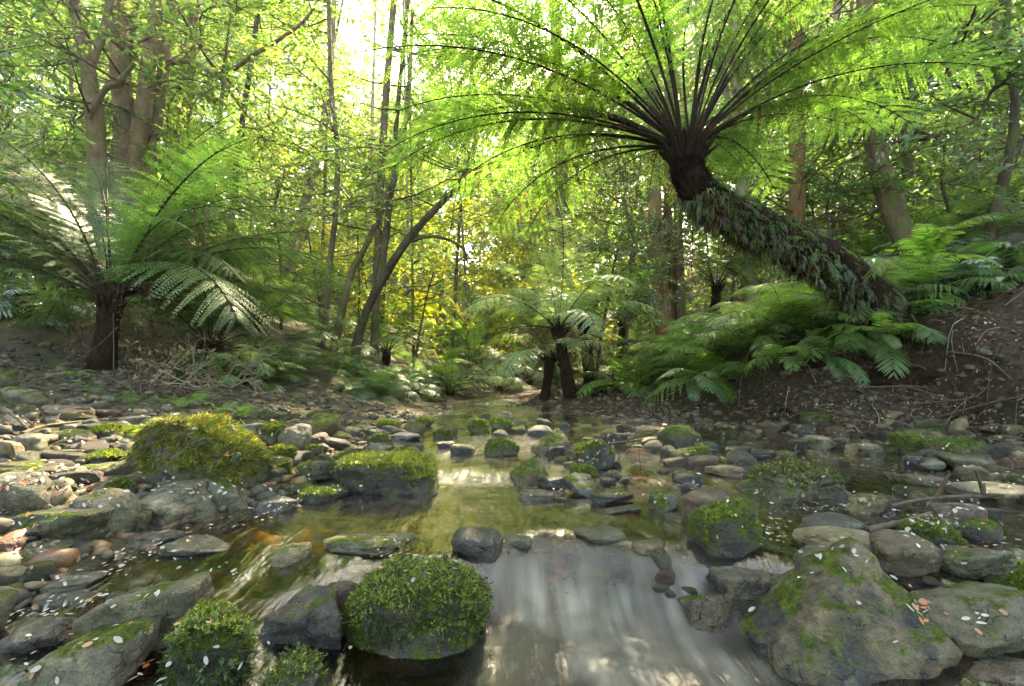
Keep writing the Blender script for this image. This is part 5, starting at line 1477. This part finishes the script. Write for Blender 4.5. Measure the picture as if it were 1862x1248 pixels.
lite = {key: [spray(90 + i + ord(key), n_tw=7, per=9, ll=.15, lw=.45) for i in range(3)] for key in 'abcde'}
for a, key in enumerate('abcde'):
    for v in range(3):
        V, F, Mi = lite[key][v].arrays()
        bake(mb, V, F[-1:], [a], MM[ok & (kk_ == a) & (vv == v)])
far = mb.build('distant_forest', [M['leaf_a'], M['leaf_b'], M['leaf_c'], M['leaf_d'], M['leaf_e']], stuff=True, smooth=False)
tag(far, 'hazy mass of sunlit forest foliage far behind the stream', 'forest')

# ---------------------------------------------------------------- brushwood, sticks and roots
def stick(label, pts, r0, r1, mat, name='stick', lift=.02, cat='stick', ground_it=True, side_twigs=0, seed=0):
    random.seed(seed)
    P = []
    for p in pts:
        w = hit(p[0], p[1]) if len(p) == 2 else at(*p)
        P.append(w + np.array((0, 0, lift)))
    P = np.array(P); base = P[0].copy(); mb = MB()
    Q = limb_mesh(mb, P - base, r0, r1, 7, seed, 6 * len(P))
    for k in range(side_twigs):
        q = Q[random.randint(3, len(Q) - 2)]
        d = np.array((random.uniform(-1, 1), random.uniform(-.5, .5), random.uniform(.2, 1.0)))
        limb_mesh(mb, np.array([q, q + d * .06, q + d * .13 + (0, 0, -.01)]), r1 * 1.2, r1 * .5, 4, k, 5)
    o = mb.build(name, M[mat]); o.location = tuple(base)
    return tag(o, label, cat)
stick('thin driftwood stick lying across the stones at right', [(1622, 940), (1680, 928), (1760, 922), (1852, 924)], .007, .0095, 'twig', lift=.045, side_twigs=4, seed=3)
stick('thin dark twig lying on the stones of the right beach edge', [(1110, 820), (1160, 812), (1205, 800)], .008, .004, 'twig', lift=.05, side_twigs=5, seed=2)
stick('bent brown root sticking out below the dark hollow of the right bank', [(1655, 775), (1650, 745, 4.55), (1635, 720, 4.6), (1622, 705, 4.65)], .02, .028, 'twig', name='root', cat='root', lift=0)
stick('pale crooked twig leaning beside the bent root', [(1640, 770), (1610, 750, 4.5), (1580, 738, 4.5)], .008, .004, 'twig_pale', side_twigs=3, seed=5, lift=0)
stick('dark half-sunken branch among white leaves, behind the dark mossy triangular stone', [(1575, 975), (1640, 960), (1700, 942)], .014, .01, 'twig', lift=.02)
stick('long thin pole propped against the large left tree fern', [(120, 665, 4.9), (170, 635, 4.9), (215, 595, 4.9)], .006, .004, 'twig', lift=0)
stick('thin upright dry stem in front of the large left tree fern', [(207, 686, 4.8), (207, 620, 4.8), (206, 570, 4.8)], .006, .004, 'twig', lift=0)
stick('rusty hanging dead stem right of the large left tree fern', [(276, 700, 5.6), (277, 640, 5.6), (275, 575, 5.6)], .03, .018, 'fern_trunk_red', lift=0)
stick('dry fallen branch lying on the left gravel bar', [(40, 800), (80, 785), (150, 775)], .012, .005, 'twig', lift=.03, side_twigs=6, seed=8)
stick('dark twig crossing the right gravel beach', [(1480, 745), (1560, 760), (1600, 772)], .008, .005, 'twig', lift=.02, side_twigs=4, seed=9)
stick('pale fallen log at the far end of the stream', [(842, 750, 9.3), (866, 742, 9.6), (886, 737, 9.8)], .10, .07, 'bark_pale', name='log', cat='log', lift=.02)
for k, (a, b) in enumerate([((1560, 705), (1700, 712)), ((1600, 690), (1760, 740)), ((1660, 735), (1800, 700)), ((1700, 760), (1862, 720)), ((1500, 700), (1580, 720)), ((1720, 640), (1840, 690)), ((1580, 660), (1700, 690))]):
    labs = ['root edging the top of the dark hollow in the right bank', 'long root slanting down across the right bank hollow', 'thin root rising rightwards from the dark hollow', 'root near the right frame edge low on the bank', 'short root left of the dark hollow', 'root high on the right bank near the frame edge', 'root beneath the foot of the leaning tree fern']
    q0, q1 = hit(*a, G), hit(*b, G)
    mb = MB(); mid = (q0 + q1) / 2 + np.array((random.uniform(-.1, .1), -.12, random.uniform(-.06, .06)))
    limb_mesh(mb, np.array([q0, mid, q1]) - q0, random.uniform(.008, .016), .005, 6, k, 14)
    o = mb.build('root', M['twig']); o.location = tuple(q0); tag(o, labs[k], 'root', 'roots of the right bank')

def brush(label, px, py, n, L, mat, leafm, seed):
    random.seed(seed); rg = np.random.default_rng(seed)
    b = hit(px, py, G); t = thing('dry_shrub', label, 'shrub', b)
    mb = MB(); lf = MB()
    def grow(p, d, l, r, lev):
        q = [p]
        for s_ in range(3):
            d = d + rg.normal(size=3) * .22; d /= np.linalg.norm(d); q.append(q[-1] + d * l / 3)
        limb_mesh(mb, np.array(q), r, r * .55, 4, 0, 5)
        if lev == 0:
            for u in range(2):
                if rg.random() < .5:
                    V, F = LEAFP[3]; Rm = align((rg.normal(size=(1, 3)) + (0, -.6, 0)), np.array([rg.uniform(0, 6.28)]))[0]
                    lf.add(V @ (Rm * .05).T + q[-1 - u], F)
            return
        for k in range(rg.integers(2, 4)):
            e = d + rg.normal(size=3) * .6; e /= np.linalg.norm(e)
            grow(q[rg.integers(2, 4)], e, l * rg.uniform(.55, .8), r * .6, lev - 1)
    for k in range(n):
        a = rg.uniform(-.2, 3.3); d = np.array((math.cos(a) * 1.0, rg.normal() * .4, rg.uniform(.1, .7))); d /= np.linalg.norm(d)
        grow(np.array((rg.normal() * .12, rg.normal() * .1, 0)), d, L * rg.uniform(.6, 1.1), .009, 3)
    mb.build('twigs', M[mat], t, stuff=True)
    if lf.n: lf.build('dry_leaves', M[leafm], t, stuff=True)
brush('pale dry brushwood with curled brown leaves right of the large left tree fern', 300, 700, 11, .42, 'twig_pale', 'leaf_fall_tan', 3)
brush('dry brushwood with few leaves further right, below the low tree fern', 425, 705, 9, .36, 'twig_pale', 'leaf_fall_tan', 4)
brush('low heap of fine dead twigs on the gravel bar before the large left tree fern', 225, 728, 6, .26, 'twig', 'leaf_fall_tan', 6)
# withered fern fronds lying on stones in mid stream
for k, (px, py, az, L, lab) in enumerate([(1165, 868, 1.35, .38, 'withered brown fern frond standing among the mid-stream stones'), (1020, 842, .3, .36, 'withered brown fern frond draped left of the dark rounded boulder'), (1395, 762, -1.2, .45, 'long withered frond hanging at the foot of the right fern bank')]):
    p = hit(px, py); t = thing('withered_fern', lab, 'fern frond', p)
    put_frond(t, F_SGB[0], (0, 0, .02), L, az, .2, 0)

# look-alikes in one group are told apart by their order from the left
ORD = ['first', 'second', 'third', 'fourth', 'fifth', 'sixth', 'seventh', 'eighth', 'ninth', 'tenth', 'eleventh', 'twelfth', 'thirteenth', 'fourteenth', 'fifteenth', 'sixteenth', 'seventeenth', 'eighteenth', 'nineteenth', 'twentieth',
       'twenty-first', 'twenty-second', 'twenty-third', 'twenty-fourth', 'twenty-fifth', 'twenty-sixth', 'twenty-seventh', 'twenty-eighth', 'twenty-ninth', 'thirtieth', 'thirty-first', 'thirty-second', 'thirty-third', 'thirty-fourth', 'thirty-fifth', 'thirty-sixth', 'thirty-seventh', 'thirty-eighth', 'thirty-ninth', 'fortieth', 'forty-first', 'forty-second', 'forty-third', 'forty-fourth']
same = {}
for o in COL.objects:
    if o.parent is None and o.get('category') in ('fern', 'tree', 'rock') and o.get('group'): same.setdefault(o['label'], []).append(o)
for lab, os_ in same.items():
    if len(os_) < 2: continue
    os_.sort(key=lambda o: float(proj(np.array(o.location))[0]))
    for k, o in enumerate(os_): o['label'] = lab + ', ' + ('leftmost of them' if k == 0 else 'rightmost of them' if k == len(os_) - 1 else ORD[k] + ' from left')

# ---------------------------------------------------------------- the damp air of the gully
t = NT('damp_air'); pv = t.n('VolumePrincipled', Density=.0008); pv.inputs['Color'].default_value = (.95, .97, .92, 1); pv.inputs['Anisotropy'].default_value = .35
t.l(pv.outputs[0], t.out.inputs['Volume'])
mb = MB(); x0, x1, y0, y1, z0, z1 = -64, 64, -8, 114, -2, 46
mb.add([(x, y, z) for z in (z0, z1) for y in (y0, y1) for x in (x0, x1)], [(0, 2, 3, 1), (4, 5, 7, 6), (0, 1, 5, 4), (2, 6, 7, 3), (0, 4, 6, 2), (1, 3, 7, 5)])
hz = mb.build('haze', t.m, smooth=False, stuff=True); tag(hz, 'thin pale mist hanging between the trees', 'haze')

# overhanging lip of root-bound earth above the hollow in the right bank
M['soil'] = mat_simple('root_bound_soil', (.008, .005, .003), (.040, .024, .013), 18, .95, 1.0, .03, .1)
for (cx, cy, Yd, dims) in ((1625, 690, 4.75, (.95, .7, .20)), (1480, 665, 5.15, (.7, .6, .22)), (1800, 665, 4.5, (.9, .7, .2))):
    V, F = rock_verts(dims, 'slab', 950 + int(cx), 4)
    V = V + vnormals(V, F) * (.05 * fbm(V * 9, 4, 3))[:, None]
    mb = MB(); mb.add(V, F); rr_ = np.random.default_rng(int(cx))
    for k in range(46):     # rootlets dangling from the edge
        b = V[rr_.integers(0, len(V))] * (1, 1, .6)
        if b[1] > .1: continue
        q = np.array([b, b + (rr_.normal() * .03, -.02, -.06), b + (rr_.normal() * .06, -.03, -.10 - .1 * rr_.random())])
        limb_mesh(mb, q, .004, .0015, 4, k, 5, 1)
    o = mb.build('bank_overhang', [M['soil'], M['twig']]); o.location = tuple(at(cx, cy, Yd)); o['kind'] = 'structure'

# fine fallen twigs and root ends matted over both banks
rg = np.random.default_rng(123); mb = MB()
for (xa, ya, xb, yb, cnt) in ((2.6, 3.8, 5.4, 6.2, 420), (-5, 3.4, -1.6, 6.4, 260), (.8, 5.2, 2.8, 8.2, 120), (1.5, 2.0, 4.5, 4.0, 60)):
    x = rg.uniform(xa, xb, cnt); y = rg.uniform(ya, yb, cnt); a = rg.uniform(0, 6.28, cnt); l = rg.uniform(.05, .3, cnt)
    x2, y2 = x + np.cos(a) * l, y + np.sin(a) * l
    za, zm, zb = G(x, y), G((x + x2) / 2, (y + y2) / 2), G(x2, y2)
    for k in range(cnt):
        if za[k] < Wl(x[k], y[k]) - .02: continue
        P3 = np.array([(x[k], y[k], za[k] + .012), ((x[k] + x2[k]) / 2 + rg.normal() * .02, (y[k] + y2[k]) / 2 + rg.normal() * .02, max(zm[k], (za[k] + zb[k]) / 2) + .025), (x2[k], y2[k], zb[k] + .012 + .03 * rg.random())])
        r_ = rg.uniform(.0015, .006)
        V, F = tube(smooth_path(P3, 6), np.linspace(r_, r_ * .6, 6), 4); mb.add(V, F, int(rg.random() < .3))
o = mb.build('twig_litter', [M['twig'], M['twig_pale']], stuff=True); tag(o, 'fine dead twigs matted over the banks', 'twigs')
